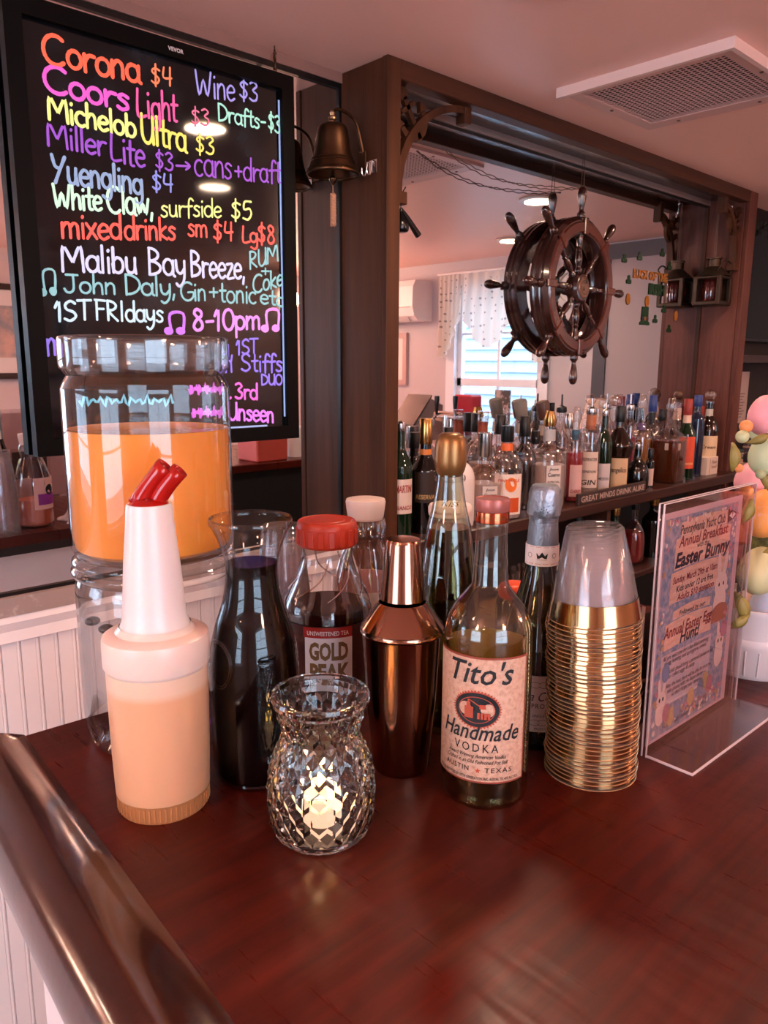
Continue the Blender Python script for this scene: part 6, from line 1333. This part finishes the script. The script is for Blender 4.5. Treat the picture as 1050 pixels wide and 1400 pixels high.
# ================================================================== RIGHT OF THE END PANEL
q0, q1 = aty(1012, 262, YM - .05), aty(1075, 470, YM - .05)
t = thing('television', 'large dark television screen right of the wooden end panel', 'television', (3.30, YM - .05, q1.z))
MB().bbox(0, .60, 0, .045, 0, q0.z - q1.z, .004).build('bezel', BLACK, t, smooth=0)
MB().box(.015, .585, -.001, .001, .015, q0.z - q1.z - .015).build('screen', mat('dark_screen', '#030b08', .25, spec=.2), t, smooth=0)
t = thing('string_lights', 'tiny fairy lights along the edge of the television', 'string lights', (3.30, YM - .055, q1.z)); m = MB(); m.tube([(.012 + .004 * sin(k), -.002, .05 + k * .02) for k in range(26)], .0008, 4); m.build('cord', BLACK, t)
m = MB()
for k in (16, 19, 22, 25): m.ball((.014, -.006, .05 + (k - 3) * .02), .0032, 8, 6)
m.build('bulb', mat('tiny_bulb', '#ffe8c8', .3, emit=3), t)
zsh = aty(1010, 652, YM - .1).z
t = thing('wall_shelf', 'narrow dark shelf crowded with boxes right of the end panel', 'shelf', (3.22, YM - .15, zsh - .02))
MB().bbox(0, .66, 0, .145, 0, .02, .002).build('board', SHELF, t, smooth=0)
MB().bbox(0, .66, .01, .145, q1.z - .07 - zsh, q1.z - .04 - zsh, .002).build('upper_board', SHELF, t, smooth=0)
t = thing('posted_notice', 'printed white notice pinned right of the end panel', 'notice', aty(1014, 545, YM - .012))
MB().box(-.10, .06, -.001, 0, -.11, .12).build('sheet', mat('notice_paper', '#b59f98', .7), t, smooth=0)
m = MB()
for k, s in enumerate(('NOTICE', 'Please keep', 'this area clean', 'Return bottles', 'to the shelf')): put_text(m, '', lambda u, v: (u, -.002, v), 0, 0, .01)
for k in range(9): m.box(-.08, .03 - (k % 3) * .012, -.0016, -.001, .02 - k * .013, .0235 - k * .013)
m.build('print_lines', mat('grey_ink', '#5a5058', .6), t, smooth=0, kind='stuff')
for x, y, w2, h2, c, nm, lab in ((1006, 640, .04, .085, '#8a6a50', 'carton', 'brown carton on the narrow shelf beside the end panel'), (1022, 640, .05, .055, '#b58f84', 'carton', 'low pink-tan carton on the narrow shelf'), (1040, 640, .05, .09, '#7a5a50', 'carton', 'dark tan carton at the frame edge on the narrow shelf'),
                             (1008, 600, .03, .11, '#3c4c48', 'tin', 'dark green tin behind the cartons'), (1030, 600, .035, .13, '#5a4a58', 'tin', 'dim violet tin behind the cartons')):
    q = aty(x, y, YM - (.115 if nm == 'carton' else .04)); t = thing(nm, lab, 'box', (q.x, YM - (.10 if nm == 'carton' else .035), zsh + .0005))
    MB().bbox(-w2 * .8, w2 * .8, -.03, .028, 0, h2, .003).build('body', mat('box' + c[1:], c, .6, noise=((40, 40, 40), '#a8948c', .55, .6)), t, smooth=0)
    MB().bbox(-w2 * .8 - .001, w2 * .8 + .001, -.031, .029, h2 * .8, h2 * .86, .001).build('band', PAP, t, smooth=0)
# trailing plant over the television
t = thing('trailing_garland', 'thin dark artificial vine along the ceiling above the television', 'garland', (3.22, YM - .06, ZC - .06)); m = MB()
m.tube([(k * .02, .01 * sin(k), .02 * sin(k * .7) - .01) for k in range(34)], .0015, 5)
for k in range(60):
    a = k * 2.4; c_ = Vector((k * .011, .012 * sin(k), .02 * sin(k * .4) - .012)); m.add([c_, c_ + Vector((.012 * cos(a), -.008, .012 * sin(a))), c_ + Vector((.022 * cos(a), -.004, .022 * sin(a))), c_ + Vector((.012 * cos(a + .6), .002, .012 * sin(a + .6)))], [(0, 1, 2, 3)])
m.build('vine', mat('vine_green', '#2a3320', .8), t, kind='stuff')

# ================================================================== SERVICE COUNTER (seen only in the mirror)
t = thing('service_counter', 'pale service counter along the end wall, seen in the mirror', 'counter', (3.3, -.35, 0))
MB().bbox(-.28, .60, -1.0, .80, ZB - .04, ZB, .004).build('worktop', mat('worktop_rose', '#d0a89e', .4), t, smooth=0)
MB().box(-.25, .60, -.97, .77, 0, ZB - .04).build('cabinet_body', mat('counter_body', '#d0c4c2', .5), t, smooth=0)
for k in range(4): MB().bbox(-.265, -.25, -.95 + k * .43, -.54 + k * .43, .12, ZB - .08, .004).build('cabinet_door', mat('counter_body'), t, smooth=0)
def refl(x, y, X): return mir(atx(x, y, X))
q = refl(612, 600, 3.2); t = thing('beer_tower', 'chrome beer tower with two black tap handles, reflected in the mirror', 'beer tower', (3.2, q.y, ZB))
MB().lathe([(0, 0), (.05, 0), (.05, .01), (.035, .02), (.035, .16), (.0, .165)], 24).build('column', CHROME, t)
MB().tube([(0, -.09, .15), (0, .09, .15)], .03, 16).build('cross_tube', CHROME, t)
for x in (601, 626):
    p = refl(x, 585, 3.2); zt2 = refl(x, 541, 3.2).z - ZB
    MB().tube([(-.03, p.y - q.y, .15), (-.06, p.y - q.y, .14), (-.06, p.y - q.y, .10)], .008, 8).build('spout', CHROME, t)
    MB().lathe([(.006, .16), (.008, zt2 - .10), (.015, zt2 - .02), (.013, zt2), (0, zt2)], 12).build('tap_handle', BLACK, t, loc=(-.03, p.y - q.y, 0))
q = refl(618, 590, 3.35); t = thing('red_dispenser', 'red plastic box beside the beer tower, reflected in the mirror', 'box', (3.50, q.y - .02, ZB))
MB().bbox(-.05, .05, -.07, .07, 0, .26, .01).build('body', mat('red_box', '#b02838', .4), t, smooth=0); MB().bbox(-.052, .052, -.072, .072, .0, .03, .005).build('base', WHITE, t, smooth=0)
q = refl(575, 590, 3.2); t = thing('ice_bin', 'steel ice bin with a slanted lid, reflected beside the dark column', 'ice bin', (3.25, q.y - .08, ZB))
MB().prism([(-.12, 0), (.12, 0), (.12, .20), (.02, .24), (-.12, .08)], lambda u, v, d: (u, d, v), -.09, .09).build('body', mat('bin_steel', '#8a8484', .35, metal=.6), t, smooth=0)
MB().prism([(-.13, .085), (.02, .25), (.02, .262), (-.13, .097)], lambda u, v, d: (u, d, v), -.095, .095).build('slanted_lid', mat('smoke_lid', '#4a4446', .2), t, smooth=0)
q = refl(556, 600, 3.05); t = thing('red_trim_box', 'tan carton with a red trim, reflected by the dark column', 'box', (3.12, -.72, ZB))
MB().bbox(-.07, .07, -.09, .09, 0, .13, .003).build('carton', mat('tan_card', '#b5886c', .6), t, smooth=0); MB().bbox(-.072, .072, -.092, .092, .115, .13, .002).build('red_trim', mat('red_box'), t, smooth=0)
q = refl(812, 540, 3.4); t = thing('lamp_shade', 'pale conical table lamp reflected right of the wheel', 'lamp', (3.5, q.y, ZB))
MB().lathe([(.0, 0), (.06, 0), (.06, .01), (.012, .02), (.010, .12), (0, .12)], 20).build('lamp_base', BRASS, t)
MB().lathe([(.12, .12), (.085, .27), (.083, .27), (.118, .12)], 32, closed=True).build('shade', mat('shade_cloth', '#d8b8a4', .7), t)
q = refl(848, 540, 3.4); t = thing('dark_basket', 'dark rounded container reflected under the hat cling', 'container', (3.6, min(q.y, .36), ZB))
MB().lathe(sp([(0, 0), (.07, 0), (.09, .05), (.085, .13), (.05, .18), (0, .19)], 4), 24).build('body', mat('dark_teal', '#1f2c2c', .5), t); MB().lathe([(.089, .06), (.094, .065), (.094, .075), (.089, .08)], 24).build('band', BLACK, t)
q = refl(675, 545, XW - .14); t = thing('window_card', 'small black-and-white picture card standing on the window sill', 'card', (XW - .06, q.y, CZ - .50 - .0))
MB().bbox(0, .008, -.06, .06, 0, .34, .001).build('card', mat('card_print', '#4a4444', .5, noise=((16, 16, 16), '#b0a4a0', .5, .55)), t, smooth=0)
# red cooler and tub on the far end of the bar (seen in the left mirror)
t = thing('side_counter', 'return leg of the dark bar counter, seen in the left mirror', 'counter', (2.15, -.20, 0))
MB().bbox(-.40, .35, -.45, .30, ZB - .035, ZB, .004).build('counter_top', BART, t, smooth=0)
MB().box(-.37, .33, -.43, .27, 0, ZB - .035).build('counter_body', BLACKM, t, smooth=0)
t = thing('white_tub', 'white round tub reflected beside the red box in the left mirror', 'tub', (2.22, -.02, ZB))
MB().lathe([(0, .002), (.045, 0), (.055, .13), (.058, .14), (.054, .14), (.042, .01), (0, .01)], 28).build('tub', WHITE, t)
t = thing('red_cooler', 'red box reflected under the menu board', 'box', (2.04, .0, ZB)); 
MB().bbox(-.11, .06, -.08, .08, 0, .13, .006).build('body', mat('coral_box', '#b5483c', .5), t, smooth=0); MB().bbox(-.112, .062, -.082, .082, .11, .13, .004).build('lid', mat('coral_lid', '#c86a58', .45), t, smooth=0)
